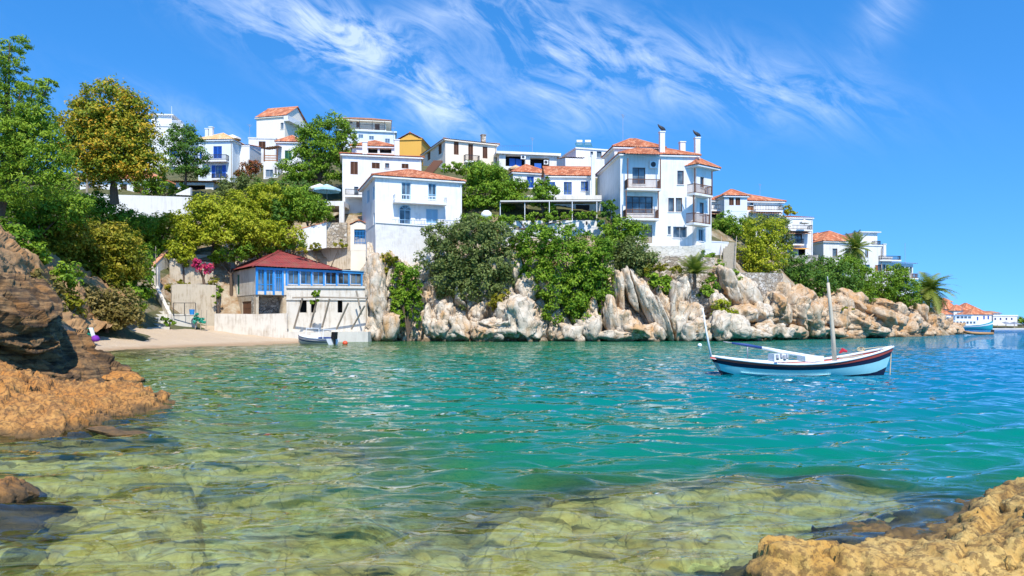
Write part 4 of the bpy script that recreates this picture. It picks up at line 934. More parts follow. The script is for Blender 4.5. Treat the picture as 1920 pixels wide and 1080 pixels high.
stairs('cliff_steps', 'tan steps down the rocks below the outdoor stair', 1346, 1370, 560, 510, 79.6, 82.6, 12)
stairs('cliff_steps', 'narrow stone steps beside the big green bush above the fins', 1139, 1153, 560, 522, 76.6, 78.2, 10)

# --- white house with blue tint, centre left
B = bld('terrace_house', 'white two storey house with arched blue window and long balcony', 703, 866, 80, 20, 420, 331, 9)
B.opening('f', 753, 342, 770, 374, 'f', 'pale_blue_paint').opening('f', 803, 344, 818, 374, 'f', 'pale_blue_paint').opening('f', 749, 393, 770, 420, 'f', 'pale_blue_paint').opening('f', 799, 392, 821, 418, 's', 'pale_blue_paint').opening('f', 778, 399, 790, 417, 's', 'white_paint')
B.opening('l', 688, 356, 693, 380, 's', 'pale_blue_paint').opening('l', 699, 348, 704, 374, 's', 'pale_blue_paint').opening('l', 700, 398, 705, 425, 's', 'pale_blue_paint')
B.roof('hip', 1.15, .4); B.wall()
B.balcony('f', 740, 838, 378, 367, 1.1, 'white_paint', bal=.3)
a0, a1, z0, z1 = B.rect('f', 749, 393, 770, 420); mb = MB(); n = 12; ca, r = (a0 + a1) / 2, (a1 - a0) / 2
mb.poly([B.W(ca + r * math.cos(math.pi * i / n), -.012, z1 + r * .75 * math.sin(math.pi * i / n)) for i in range(n + 1)]); fo = mb.build('fanlight', M['glass'], B.root)
mb = MB(); mb.tube([B.W(ca + r * math.cos(math.pi * i / n), -.03, z1 + r * .75 * math.sin(math.pi * i / n)) for i in range(n + 1)], .05, 5)
for i in (3, 6, 9): mb.bar(B.W(ca, -.03, z1), B.W(ca + r * math.cos(math.pi * i / n), -.03, z1 + r * .75 * math.sin(math.pi * i / n)), .04)
mb.build('arch_frame', M['pale_blue_paint'], fo)
freewall('whitewashed_wall', 'rough whitewashed stone base wall under the house with arched window', [(704, 487, 79), (840, 487, 79.6)], [3.9, 3.4], .9, 'whitewashed_stone', cap='white_plaster')
mb = MB(); f_ = [P(735, 412, 79.2), P(862, 414, 80)]
for z_ in (0, -.45): mb.bar(f_[0] + [0, 0, z_], f_[1] + [0, 0, z_], .04)
for i in range(22): p = f_[0] + (f_[1] - f_[0]) * i / 21; mb.bar(p, p + [0, 0, -1.], .03)
tag(mb.build('terrace_railing', M['blue_iron']), 'thin blue terrace railing in front of the arched window', 'railing')

# --- white house behind it with brown shutters
B = bld('shuttered_house', 'white house with brown shutters and two chimneys behind the arched window house', 642, 790, 91, 12, 395, 290, 9)
B.opening('f', 657, 303, 671, 327, 's').opening('f', 697, 305, 712, 316, 's').opening('f', 722, 306, 730, 315, 'n').opening('f', 753, 307, 766, 316, 's').opening('f', 664, 350, 672, 366, 'f', 'iron')
B.opening('l', 634, 318, 637, 336, 's', 'pale_blue_paint').opening('l', 638, 312, 641, 332, 's', 'pale_blue_paint')
B.roof('hip', .7, .35); B.wall()
for px, ct in ((684, 266), (744, 262)):
    cx_ = B.loc(px, 280, 'f', -1.)[0]; B.chimney(cx_, 1., B.h - .1, B.loc(px, ct, 'f', -1.)[1], .6)
B.balcony('f', 647, 690, 366, 355, 1.4, 'iron')
Lg = Block(660, 741, 97, 6, 292, 275, 6, B.root); Lg.opening('f', 690, 277, 708, 287, 'h').opening('f', 712, 277, 734, 287, 'h'); Lg.roof('hip', .9, .3); Lg.wall(foot=.3)
# garden gate pillar
B = bld('gate_house', 'small gabled stone gatehouse with blue iron gate beside the whitewashed wall', 657, 689, 86, 0, 470, 422, 1.2, 'cream_plaster', 'gate')
B.opening('f', 664, 430, 686, 458, 'h'); B.roof('gy', .5, .15, cornice=False); B.wall()
a0, a1, z0, z1 = B.rect('f', 664, 430, 686, 458); mb = MB()
for i in range(8): x_ = a0 + (a1 - a0) * (i + .5) / 8; mb.bar(B.W(x_, .05, z0), B.W(x_, .05, z1 - .1), .05)
for z_ in (z0 + .2, z0 + 1, z1 - .2): mb.bar(B.W(a0, .05, z_), B.W(a1, .05, z_), .05)
mb.build('gate', M['bright_blue_paint'], B.root)
freewall('concrete_wall', 'grey weathered retaining wall above the red roof', [(545, 485, 88.5), (600, 485, 87.5), (655, 480, 86.5), (694, 482, 86)], [1.8, 2.3, 2.3, 2.], .6, 'ruin_plaster')
freewall('coped_wall', 'white garden wall with tiled coping above the red roof', [(556, 448, 85), (612, 440, 85.5)], [1.0, 1.4], .3, 'white_plaster', cap='terracotta_tiles')
freewall('rubble_wall', 'short stone wall below the aqua parasol terrace', [(612, 440, 86), (650, 440, 86)], 1.4, .4, 'rubble_stone')
mb = MB(); pale_box(mb, 585, 377, 645, 386, 88, 5); pale_box(mb, 636, 386, 645, 440, 88, .5)
tag(mb.build('terrace_deck', M['white_plaster']), 'white terrace deck carrying the aqua parasol', 'terrace')
parasol('pale parasol with aqua canopy at the terrace edge by the shuttered house', 613, 345, 378, 88.5, 26, 'aqua_canvas')
parasol('cream parasol standing left of the aqua one', 600, 344, 378, 90, 22, 'canvas')

# --- peach house on the crest
B = bld('peach_house', 'peach coloured house with brown shutters and low tiled roof on the crest', 835, 931, 105, 24, 316, 262, 10.5, 'peach_plaster')
B.opening('f', 851, 266, 860, 290, 's').opening('f', 878, 270, 887, 300, 's').opening('f', 905, 275, 914, 297, 's')
B.opening('l', 785, 278, 790, 292, 'n').opening('l', 801, 273, 807, 300, 'd', 'dark_wood').opening('l', 822, 266, 828, 289, 's')
B.roof('hip', .9, .35, 'brown_tiles'); B.wall(); B.balcony('f', 873, 900, 302, 291, .8, 'iron')
B.chimney(B.w - 1.2, 2.2, B.h, B.h + 1.9, .6, M['rubble_stone'])
B = bld('yellow_house', 'ochre yellow house wall peeking out left of the peach house', 748, 790, 116, -6, 300, 262, 8, 'yellow_plaster'); B.roof('gy', 1.0, .2); B.wall()
mb = MB(); 
for i in range(9): p, q_ = P(794 + i * 2.2, 325 - i * 2.6, 98 + i * .3), P(812 + i * 2.2, 325 - i * 2.6, 98 + i * .3); mb.hexa([p, q_, q_ + [0, .4, 0], p + [0, .4, 0], p + [0, 0, .25], q_ + [0, 0, .25], q_ + [0, .4, .25], p + [0, .4, .25]])
tag(mb.build('wooden_stair', M['brown_wood']), 'brown wooden stair beside the peach house', 'stair')

# --- white loggia house and neighbours
B = bld('loggia_house', 'white flat roofed house with two loggias and blue shutters', 936, 1044, 106, 10, 330, 289, 8)
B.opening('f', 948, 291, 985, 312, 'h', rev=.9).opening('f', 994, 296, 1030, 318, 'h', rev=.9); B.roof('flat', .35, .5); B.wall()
for (a, b, c_, d_) in ((955, 297, 966, 311), (967, 298, 978, 312), (1002, 306, 1015, 317)):
    I = Block(a, b if False else c_, 107, 8, d_, b, .12, B.root, 'blue_paint'); mb = MB(); I.bx(mb, 'f', 0, I.w, 0, .1, 0, I.h); mb.build('shutter', M['blue_paint'], B.root)
B.ac('f', 976, 292, 985, 299); B.ac('f', 1019, 301, 1027, 309)
mb = MB(); pts = [P(934, 278, 106), P(960, 272, 106.5), P(997, 280, 108), P(997, 271, 108)]
for i in range(16): p = P(934 + i * 4.2, 288 - .0 * i, 106.4); mb.bar(p, p + [0, 0, 1.1], .03)
mb.bar(P(934, 288, 106.4) + [0, 0, 1.1], P(997, 288, 106.4) + [0, 0, 1.1], .05); mb.build('roof_railing', M['blue_iron'], B.root)
B = bld('small_house', 'small white house with orange hipped roof and one blue door below the loggias', 962, 1030, 96, 14, 356, 324, 6)
B.opening('f', 988, 331, 1001, 352, 's', 'blue_paint').opening('f', 965, 334, 973, 345, 'n', 'grey_metal'); B.roof('hip', 1.0, .3); B.wall()
B = bld('blue_window_house', 'white house with three blue windows under a coarse tiled roof', 1026, 1112, 92, 3, 378, 331, 6)
B.opening('f', 1027, 341, 1041, 352, 's', 'blue_paint').opening('f', 1057, 341, 1072, 365, 'o' if False else 'f', 'blue_paint').opening('f', 1089, 340, 1103, 358, 'f', 'blue_paint'); B.roof('gx', 1.1, .3); B.wall()
parasol('sand coloured parasol beneath the loggias', 967, 309, 322, 99, 14, 'sand_canvas')
B = bld('solar_house', 'white cubic house with solar panels on top beside the tall balcony house', 1080, 1140, 101, 16, 345, 279, 7)
B.opening('f', 1107, 284, 1112, 292, 'n', 'iron').opening('f', 1119, 284, 1128, 296, 'n', 'iron'); B.roof('flat', .2, .12); B.wall()
for i, px in enumerate((1088, 1104)):
    p = P(px, 276, 102); w_ = .55
    mb = MB(); mb.hexa([p + [-w_, 0, 0], p + [w_, 0, 0], p + [w_, .06, 0], p + [-w_, .06, 0], p + [-w_ - .1, 1.2, .9], p + [w_ - .1, 1.2, .9], p + [w_ - .1, 1.26, .9], p + [-w_ - .1, 1.26, .9]]); so = mb.build('solar_panel', M['solar_glass'], B.root)
    mb = MB(); mb.tube([p + [-w_ * .7, 1.35, 1.05], p + [w_ * .7, 1.35, 1.05]], .28, 10); mb.build('tank', M['white_paint'], so)
Lw = Block(1060, 1095, 100, 10, 335, 296, 5, B.root); Lw.roof('shed', .9, .1, 'brown_tiles', False); Lw.wall()
mb = MB(); pale_box(mb, 1109, 290, 1116, 372, 90, .5); tag(mb.build('flue_stack', M['aqua_white_plaster']), 'pale square flue stack between the blue window house and the tall house', 'chimney')

# --- covered terrace
T = thing('pergola_terrace', 'long flat canopy terrace on white posts above a white wall', 'terrace', P(940, 414, 82.5))
mb = MB(); a, b = P(938, 378, 81.5), P(1128, 377, 82.2); mb.hexa([a, b, b + [0, 5, .5], a + [0, 5, .5], a + [0, 0, .12], b + [0, 0, .12], b + [0, 5, .62], a + [0, 5, .62]]); mb.build('canopy', M['canvas'], T)
mb = MB(); mb.bar(P(936, 379, 81.4), P(1129, 378, 82.1), .1); mb.build('canopy_edge', M['iron'], T)
for px in (938, 984, 1030, 1073, 1119): mb = MB(); mb.tube([P(px, 420, 81.7), P(px, 378, 81.7)], .045, 6); mb.build('post', M['white_paint'], T)
mb = MB(); pale_box(mb, 962, 366, 1128, 374, 87.5, 4); mb.build('roof_slab', M['old_concrete'], T)
mb = MB(); pale_box(mb, 950, 376, 1130, 415, 88.5, .3); mb.build('back_wall', M['old_concrete'], T)
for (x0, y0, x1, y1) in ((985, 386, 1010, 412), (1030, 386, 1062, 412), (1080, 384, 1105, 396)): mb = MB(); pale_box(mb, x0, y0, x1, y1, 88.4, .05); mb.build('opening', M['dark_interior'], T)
w_ = freewall('terrace_wall', 'white terrace wall with blue panel rails under the canopy terrace', [(940, 447, 81), (1134, 447, 81.6)], [1.9, 2.0], .5, 'white_plaster')
for (x0, x1) in ((975, 1040), (1068, 1090), (1102, 1128)):
    mb = MB(); a, b = P(x0, 442, 80.9), P(x1, 442, 80.9)
    for z_ in (0, .85): mb.bar(a + [0, 0, z_], b + [0, 0, z_], .04)
    for q_ in (a, b): mb.bar(q_, q_ + [0, 0, .85], .04)
    mb.build('rail_panel', M['blue_iron'], w_)
for px in (1002, 1050, 1100): mb = MB(); mb.lathe(P(px, 422, 80.8), [(.04, 0), (.12, .1), (.1, .35), (.03, .42)], 8); mb.build('lantern', M['iron'], w_)
mb = MB(); mb.lathe(P(912, 412, 81), [(.1, 0), (.45, .12), (.62, .42), (.55, .75), (.28, .98), (.02, 1.02)], 14); tag(mb.build('storage_jar', M['white_paint'], smooth=True), 'big round white jar on the terrace edge by the vines', 'jar')

# --- left hill houses
B = bld('hill_house', 'white modern house with stepped roof terraces behind the orange plane tree', 262, 342, 128, 6, 352, 236, 9)
B.opening('f', 280, 262, 285, 282, 'n', 'teal_paint').opening('f', 318, 282, 336, 296, 's', 'blue_paint').opening('f', 318, 312, 332, 326, 'n', 'brown_wood'); B.roof('flat', .5, .1); B.wall()
T2 = Block(284, 322, 131, 6, 236, 216, 5, B.root); T2.opening('f', 290, 219, 294, 226, 'n', 'grey_metal'); T2.roof('flat', .2, .4); T2.wall(foot=.3); T2.balcony('f', 292, 340, 232, 226, 1.6, 'white_paint')
mb = MB(); mb.bar(P(322, 222, 130), P(322, 199, 130), .05); mb.build('mast', M['white_paint'], B.root)
B = bld('blue_door_house', 'white house with bright blue balcony doors and pale tiled roof', 372, 436, 108, -4, 346, 264, 7, 'aqua_white_plaster')
B.opening('f', 400, 274, 416, 297, 's', 'blue_paint').opening('f', 374, 284, 379, 297, 's', 'blue_paint').opening('f', 404, 310, 417, 333, 'o', 'blue_paint').opening('f', 413, 346 - 6, 419, 345, 'n', 'blue_paint')
B.roof('hip', 1.0, .35, 'pale_tiles'); B.wall(); B.balcony('f', 376, 424, 300, 290, 1.0, 'iron'); B.balcony('f', 396, 424, 334, 326, .5, 'iron')
for px, ct in ((389, 241), (396.5, 238)): cx_ = B.loc(px, 258, 'f', -1.4)[0]; B.chimney(cx_, 1.4, B.h, B.loc(px, ct, 'f', -1.4)[1], .5)
Cw = Block(437, 468, 110, 0, 330, 273, 5, B.root); Cw.roof('shed', .6, .1); Cw.wall()
parasol('white rooftop parasol behind the pale tiled roof', 436, 252, 268, 113, 16, 'canvas')
B = bld('white_annex', 'plain white flat roofed annex with brown shutters beside the timber porch', 466, 517, 120, 3, 332, 260, 6)
B.opening('f', 485, 265, 498, 279, 's'); B.roof('flat', .2, .08); B.wall()
B = bld('cream_house', 'tall cream house with orange gable roof and teal balcony niche at the skyline', 481, 534, 132, -14, 300, 222, 8, 'cream_plaster')
B.opening('f', 526, 230, 533, 242, 'n', 'grey_metal').opening('r', 548, 216, 558, 227, 'h').opening('r', 563, 216, 570, 224, 'n', 'teal_paint'); B.roof('gx', 1.7, .3); B.wall(); B.balcony('r', 541, 574, 232, 225, .9, 'white_paint', parapet=True)
B = bld('porch_house', 'white house with brown timber porch and green shutters in front of the annex', 520, 566, 112, 4, 352, 267, 6)
B.opening('f', 534, 282, 547, 301, 's', 'green_paint').opening('f', 500 + 24, 315, 530, 325, 'n'); B.roof('hip', .9, .3, 'terracotta_tiles'); B.wall()
Pq = Block(494, 521, 110, 4, 352, 303, 4, B.root); Pq.opening('f', 498, 318, 512, 332, 'w', 'grey_metal').opening('f', 515, 314, 519, 326, 'n'); Pq.wall()
mb = MB(); slope(mb, Pq.W(-.3, -.2, Pq.h + 1.9), Pq.W(Pq.w + .2, -.2, Pq.h + 2.3), Pq.W(Pq.w + .2, 4, Pq.h + 3.), Pq.W(-.3, 4, Pq.h + 2.6)); mb.build('porch_roof', M['brown_tiles'], B.root)
for x_ in (.1, Pq.w - .1): mb = MB(); Pq.bx(mb, 'f', x_ - .08, x_ + .08, .0, .16, Pq.h, Pq.h + 2); mb.build('post', M['brown_wood'], B.root)
mb = MB()
for z_ in (.15, .5, .85): Pq.bx(mb, 'f', 0, Pq.w, .02, .1, Pq.h + z_, Pq.h + z_ + .12)
mb.build('porch_rail', M['orange_wood'], B.root)
B = bld('crest_house', 'white house with brown veranda roof and three grey blue windows behind the dark tree', 640, 741, 134, 10, 290, 245, 8, 'aqua_white_plaster')
B.opening('f', 672, 252, 681, 259, 's', 'grey_blue_paint').opening('f', 692, 255, 701, 262, 's', 'grey_blue_paint').opening('f', 722, 260, 731, 268, 's', 'grey_blue_paint'); B.roof('flat', .25, .3); B.wall()
Tp = Block(640, 724, 136, 10, 245, 226, 5, B.root, 'cream_plaster'); Tp.opening('f', 668, 228, 675, 239, 'd', 'brown_wood').opening('f', 703, 232, 712, 244, 'd', 'brown_wood').opening('f', 655, 225, 661, 231, 'n'); Tp.roof('hip', 1.2, 1.0, 'brown_tiles'); Tp.wall(foot=.3)
Tp.balcony('f', 650, 722, 243, 233, 1.2, 'iron', posts=4, post_top=226)
freewall('whitewashed_garden_wall', 'long whitewashed garden wall under the orange plane tree', [(150, 402, 90), (260, 406, 90), (358, 410, 90)], [2.5, 2.55, 2.6], .5, 'white_plaster')
B = bld('garden_house', 'low white garden house with tiled porch behind the whitewashed garden wall', 150, 300, 98, 0, 368, 338, 5, 'white_plaster')
B.opening('f', 226, 345, 238, 366, 'd', 'dark_wood').opening('f', 252, 347, 268, 366, 'd', 'brown_wood').opening('f', 165, 345, 175, 360, 'w').opening('f', 285, 347, 292, 366, 'd'); B.roof('hip', .9, .4); B.wall()
B = bld('shade_house', 'white lean-to with brown timber porch in the shade of the dark tree', 330, 400, 99, 2, 372, 342, 4)
B.opening('f', 350, 347, 385, 371, 'h', rev=.5); B.roof('shed', .3, .6, 'brown_tiles', False); B.wall()
mb = MB(); p = P(330, 365, 90.6); q_ = P(357, 366, 90.6); mb.hexa([p, q_, q_ + [0, .5, 0], p + [0, .5, 0], p + [0, 0, .1], q_ + [0, 0, .95], q_ + [0, .5, .95], p + [0, .5, .1]]); tag(mb.build('wall_buttress', M['white_plaster']), 'sloping white buttress standing on the end of the garden wall', 'wall')
tag((lambda mb: (mb.tube([P(163, 400, 88), P(163, 308, 88)], .13, 7), mb.build('utility_pole', M['weathered_wood']))[1])(MB()), 'bare wooden utility pole in front of the plane tree', 'pole')

# --- houses on the right ridge
B = bld('ridge_house', 'white ridge house with projecting bay, orange roofs and black ornate balcony rails', 1330, 1467, 105, 6, 432, 377, 8)
B.opening('f', 1351, 377, 1359, 384, 'n').opening('f', 1406, 379, 1412, 385, 'n').opening('f', 1398, 386, 1413, 394, 'd', 'orange_wood').opening('f', 1376, 405, 1388, 422, 'h').opening('f', 1430, 404, 1440, 424, 'd', 'brown_wood').opening('f', 1442, 402, 1462, 416, 'q', 'grey_blue_paint'); B.roof('hip', 1.1, .4); B.wall()
Bw = Block(1358, 1401, 102.5, 6, 396, 368, 3, B.root, 'aqua_white_plaster'); Bw.opening('f', 1367, 371, 1376, 385, 's').opening('f', 1379, 371, 1388, 385, 's'); Bw.roof('hip', .7, .3); Bw.wall()
B.balcony('f', 1334, 1358, 393, 384, 1.2, 'iron', bal=.22); B.balcony('f', 1417, 1468, 394, 385, 1.4, 'iron', bal=.22); B.balcony('f', 1440, 1466, 424, 415, 1.2, 'iron', bal=.2)
mb = MB()
for (x0, x1, py) in ((1334, 1398, 401), (1412, 1470, 399)):
    a0, z_ = B.loc(x0, py, 'f', 1.5); a1, _ = B.loc(x1, py, 'f', 1.5); slope(mb, B.W(a0, -1.6, z_ - .1), B.W(a1, -1.6, z_ - .1), B.W(a1, -.02, z_ + .35), B.W(a0, -.02, z_ + .35))
mb.build('porch_roof', M['brown_tiles'], B.root)
B = bld('stepped_house', 'narrow stepped white house with satellite dish and orange awning', 1470, 1524, 107, 8, 482, 408, 7)
B.opening('f', 1490, 438, 1504, 455, 'f', 'dark_wood').opening('f', 1474, 438, 1480, 450, 'd', 'dark_wood').opening('f', 1478, 464, 1486, 478, 'f', 'blue_paint').opening('f', 1497, 466, 1510, 480, 'h'); B.roof('shed', .8, .2); B.wall()
B.balcony('f', 1470, 1524, 430, 422, 1.3, 'iron', parapet=False, bal=.2); B.balcony('f', 1474, 1508, 457, 448, 1.0, 'iron', bal=.16)
mb = MB(); a0, z_ = B.loc(1468, 437, 'f', 1.5); a1, _ = B.loc(1524, 437, 'f', 1.5); slope(mb, B.W(a0, -1.5, z_ - .1), B.W(a1, -1.5, z_ - .1), B.W(a1, -.02, z_ + .35), B.W(a0, -.02, z_ + .35)); mb.build('porch_roof', M['brown_tiles'], B.root)
mb = MB(); p = Vector(P(1480.5, 417, 105)); mb.lathe(p, [(.02, -.1), (.3, -.05), (.48, .05), (.3, 0.), (.02, -.04)], 12)
for i, v in enumerate(mb.v): d_ = Vector(v) - p; mb.v[i] = tuple(p + Vector((d_.x, -d_.z, d_.y)))
mb.build('satellite_dish', M['white_paint'], B.root)
mb = MB(); a0, z_ = B.loc(1492, 463, 'f', 1.6); a1, _ = B.loc(1520, 463, 'f', 1.6); mb.hexa([B.W(a0, -1.7, z_ - .3), B.W(a1, -1.7, z_ - .3), B.W(a1, -.01, z_), B.W(a0, -.01, z_), B.W(a0, -1.7, z_ - .25), B.W(a1, -1.7, z_ - .25), B.W(a1, -.01, z_ + .05), B.W(a0, -.01, z_ + .05)]); mb.build('awning', M['orange_canvas'], B.root)
parasol('white parasol on the roof terrace of the stepped house', 1508, 411, 424, 105, 9, 'canvas')
freewall('rubble_wall', 'rubble garden wall below the orange awning of the stepped house', [(1474, 505, 104), (1534, 503, 106)], 1.9, .5, 'grey_rubble_stone')
B = bld('headland_house', 'long white house with orange roof, solar panels and orange shutters at the ridge end', 1544, 1606, 114, 10, 500, 453, 8)
B.opening('f', 1561, 466, 1570, 481, 'n', 'brown_wood').opening('f', 1585, 466, 1594, 481, 'n'); B.roof('hip', 1.2, .3); B.wall()
Lf = Block(1526, 1566, 117, 10, 490, 452, 7, B.root); Lf.roof('hip', .9, .3); Lf.wall()
for i in range(3): p = P(1556 + i * 11, 443, 116); mb = MB(); mb.hexa([p, p + [.8, 0, 0], p + [.8, .05, 0], p + [0, .05, 0], p + [0, 1, .4], p + [.8, 1, .4], p + [.8, 1.05, .4], p + [0, 1.05, .4]]); mb.build('solar_panel', M['solar_glass'], B.root)
Rb = Block(1606, 1654, 115, 8, 520, 461, 8, B.root); Rb.opening('f', 1622, 466, 1628, 482, 'n').opening('f', 1618, 496, 1631, 508, 'n', 'teal_paint').opening('f', 1646, 496, 1656, 509, 'n').opening('f', 1641, 497, 1646, 509, 's', 'orange_wood'); Rb.roof('flat', .2, .1); Rb.wall()
Rt = Block(1613, 1645, 117, 8, 461, 436, 5, B.root); Rt.roof('flat', .15, .4); Rt.wall(foot=.3); Rt.balcony('f', 1640, 1652, 459, 452, .8, 'iron')
Rc = Block(1650, 1672, 116, 8, 520, 484, 7, B.root); Rc.opening('f', 1652, 496, 1660, 509, 'n', 'brown_wood').opening('f', 1661, 497, 1666, 509, 's', 'orange_wood'); Rc.roof('flat', .2, .1); Rc.wall(); Rc.chimney(1.7, 1.5, Rc.h, Rc.h + 2.4, .45)
Re = Block(1672, 1712, 118, 20, 520, 494, 6, B.root, 'aqua_white_plaster'); Re.opening('f', 1675, 498, 1683, 511, 'n', 'teal_paint').opening('f', 1684, 498, 1694, 512, 'n', 'teal_paint').opening('f', 1698, 500, 1704, 514, 'n', 'iron').opening('f', 1706, 500, 1710, 512, 'n', 'iron'); Re.roof('shed', .7, .5, 'brown_tiles', False); Re.wall(); Re.balcony('f', 1694, 1722, 521, 513, 1.2, 'brown_wood')
Rc.balcony('f', 1650, 1690, 487, 480, .8, 'iron')
mb = MB(); mb.bar(P(1697, 500, 119), P(1697, 456, 119), .04); mb.build('antenna', M['grey_metal'], B.root)

# --- the old waterside house
RU = thing('waterside_house', 'derelict waterside house with red metal roof and blue glazed veranda', 'house', P(482, 632, 74.5))
U = Block(480, 681, 75, 36, 552, 501, 12.5, RU, 'worn_plaster')
for i in range(6): x0 = 540 + i * 23.5; U.opening('f', x0, 506, x0 + 20.5, 533, 'w', 'bright_blue_paint', rev=.12)
for x0 in (483, 499, 516): U.opening('f', x0, 503, x0 + 13, 546, 'q' if x0 > 510 else 'f', 'bright_blue_paint', rev=.12)
U.opening('l', 413, 527, 418, 548, 'n', 'grey_blue_paint').opening('l', 444, 515, 449, 552, 'd', 'green_paint'); U.wall(foot=0)
mb = MB(); f_ = U.fm('f')
for px in (481, 497, 513, 530, 537, 560, 584, 607, 631, 654, 678): a = U.loc(px, 520)[0]; U.bx(mb, 'f', a - .1, a + .1, -.08, -.004, (U.h - 2.75 if px < 535 else U.h - 1.85), U.h)
U.bx(mb, 'f', 0, U.w + .1, -.1, -.003, U.h - .22, U.h + .02); mb.build('veranda_frame', M['bright_blue_paint'], RU)
# corrugated metal roof: two big slopes
mb = MB(); o_ = .45; z = U.h + .06; E = [U.W(-o_, -o_, z), U.W(U.w * .78, -o_, z), U.W(U.w * .78, U.d + o_, z), U.W(-o_, U.d + o_, z)]; r0, r1 = U.W(U.w * .36, U.d * .45, z + 2.3), U.W(U.w * .4, U.d * .6, z + 2.3)
for q_ in ((E[0], E[1], r0, r0), (E[1], E[2], r1, r0), (E[2], E[3], r1, r1), (E[3], E[0], r0, r1)): slope(mb, *q_, pitch=.3, row=1.6, amp=.035)
cap_line(mb, E[0], r0, .1)
fr_ = MB(); U.bx(fr_, 'f', U.w * .78 + .01, U.w + .2, -.2, 3., U.h + .04, U.h + .12); fr_.build('flat_roof', M['pale_blue_paint'], RU)
t = NT('rusty_red_roof'); uvn = t.noise(.5, 6, .7); b_ = t.noise(3, 5, .6)
t.set(Base_Color=t.mix(t.ramp(b_, [(.45, (0, 0, 0)), (.7, (.7, .7, .7))]), t.ramp(uvn, [(.3, (.13, .022, .02)), (.5, (.30, .04, .035)), (.7, (.24, .09, .055))]), (.12, .06, .04)), Roughness=.65); M['rusty_red_roof'] = t.m
mb.build('roof', M['rusty_red_roof'], RU)
G0 = Block(480, 690, 75.1, 36, 634, 552, 12.5, RU, 'ruin_plaster')
G0.opening('f', 485, 554, 530, 590, 'h', sh='grey_rubble_stone', rev=.7).opening('l', 425, 566, 431, 594, 'd', 'dark_wood').opening('l', 454, 565, 471, 592, 'd', 'brown_wood'); G0.wall(top=False)
a0, a1, z0, z1 = G0.rect('f', 485, 554, 530, 590); mb = MB()         # sprayed loops on the back wall of the bay
for i in range(6):
    ca, cz, r = a0 + (a1 - a0) * (.12 + .15 * i), z0 + .45 + .12 * (i % 2), .16 + .05 * (i % 3)
    mb.tube([G0.W(ca + r * math.cos(q_ * .7 + i), 1.28, cz + r * .9 * math.sin(q_ * .7 + i * 1.7)) for q_ in range(9)], .025, 4)
mb.build('graffiti', M['iron'], RU)
A1 = Block(537, 690, 73.6, 6, 634, 537, 5, RU, 'worn_plaster')
A1.opening('f', 562, 560, 575, 586, 'h').opening('f', 583, 560, 592, 586, 'h').opening('f', 633, 560, 642, 586, 'h'); A1.wall()
mb = MB(); A1.bx(mb, 'f', -.1, A1.w + .1, -.16, -.004, A1.h - .16, A1.h + .06); A1.bx(mb, 'f', -.05, A1.w, -.12, -.004, A1.h - 1.35, A1.h - 1.2); mb.build('ledge', M['old_concrete'], RU)
for (x0, y0, x1, y1) in ((551, 616, 567, 560), (581, 616, 595, 561), (604, 614, 618, 560), (631, 617, 653, 568), (659, 617, 684, 573), (668, 545, 678, 590)):
    mb = MB(); mb.tube([P(x0, y0, 72.9), P(x1, y1, 71.6 if x0 < 668 else 73.2)], .09, 6); mb.build('timber_prop', M['weathered_wood'], RU)
mb = MB(); mb.tube([P(548, 558, 71.5), P(600, 557, 71.5), P(688, 559, 72.5)], .08, 6); mb.build('timber_beam', M['weathered_wood'], RU)
w_ = freewall('sea_wall', 'stained white sea wall in front of the derelict house', [(402, 628, 71.5), (480, 632, 71.5), (538, 636, 72)], [2.05, 2.2, 2.5], .5, 'worn_plaster')
mb = MB(); pale_box(mb, 470, 622, 690, 642, 72.2, 2.); tag(mb.build('quay', M['old_concrete']), 'low crumbling quay at the waterline below the derelict house', 'quay')
# yard walls left of it
freewall('yard_wall', 'crumbling yard wall with plaster patches left of the derelict house', [(322, 590, 74), (360, 590, 75), (405, 590, 76)], [3.0, 3.1, 3.0], .6, 'ruin_plaster')
freewall('yard_wall', 'upper ruined masonry wall behind the pink bougainvillea', [(318, 545, 78), (400, 545, 80)], [3.4, 3.0], .6, 'ruin_plaster')
freewall('terrace_wall', 'rubble terrace wall above the crumbling yard wall', [(312, 560, 76.5), (360, 560, 77.5), (412, 560, 78.5)], [1.6, 1.5, 1.7], .5, 'rubble_stone')
freewall('terrace_wall', 'pale ruined wall under the spreading almond tree', [(330, 512, 80.5), (440, 505, 82.5)], [1.9, 1.7], .5, 'old_concrete')
freewall('beach_wall', 'low stained wall with rusty fence frame at the back of the beach', [(322, 618, 71), (368, 618, 71.5)], [1.5, 1.5], .4, 'old_concrete')
freewall('stair_wall', 'sloping white parapet beside the beach steps', [(322, 612, 70.5), (294, 560, 75)], [1.2, 1.6], .3, 'worn_plaster')
freewall('stepped_wall', 'stepped white garden wall with tiled caps climbing above the beach steps', [(288, 545, 76), (292, 528, 77), (312, 505, 79), (332, 485, 81)], [1.6, 1.8, 1.7, 1.6], .35, 'worn_plaster', cap='terracotta_tiles')
freewall('gate_pillar', 'tall white pillar at the top of the beach steps', [(284, 560, 74.5), (296, 560, 74.5)], 3.2, .5, 'worn_plaster', 'pillar')
stairs('beach_steps', 'worn pale steps rising from the beach beside the fig bush', 252, 318, 619, 568, 67, 75, 9, 'old_concrete')
mb = MB(); 
for (a, b) in (((325, 592), (367, 592)), ((325, 568), (367, 568)), ((325, 592), (325, 568)), ((346, 592), (346, 568)), ((367, 592), (367, 568))): mb.bar(P(*a, 70.8), P(*b, 70.8), .05)
tag(mb.build('fence_frame', M['iron']), 'rusty rectangular fence frame standing on the low beach wall', 'fence')
mb = MB(); mb.bar(P(292, 560, 74.2), P(292, 462, 74.2), .05); tag(mb.build('flag_pole', M['weathered_wood']), 'thin bare pole beside the white pillar', 'pole')

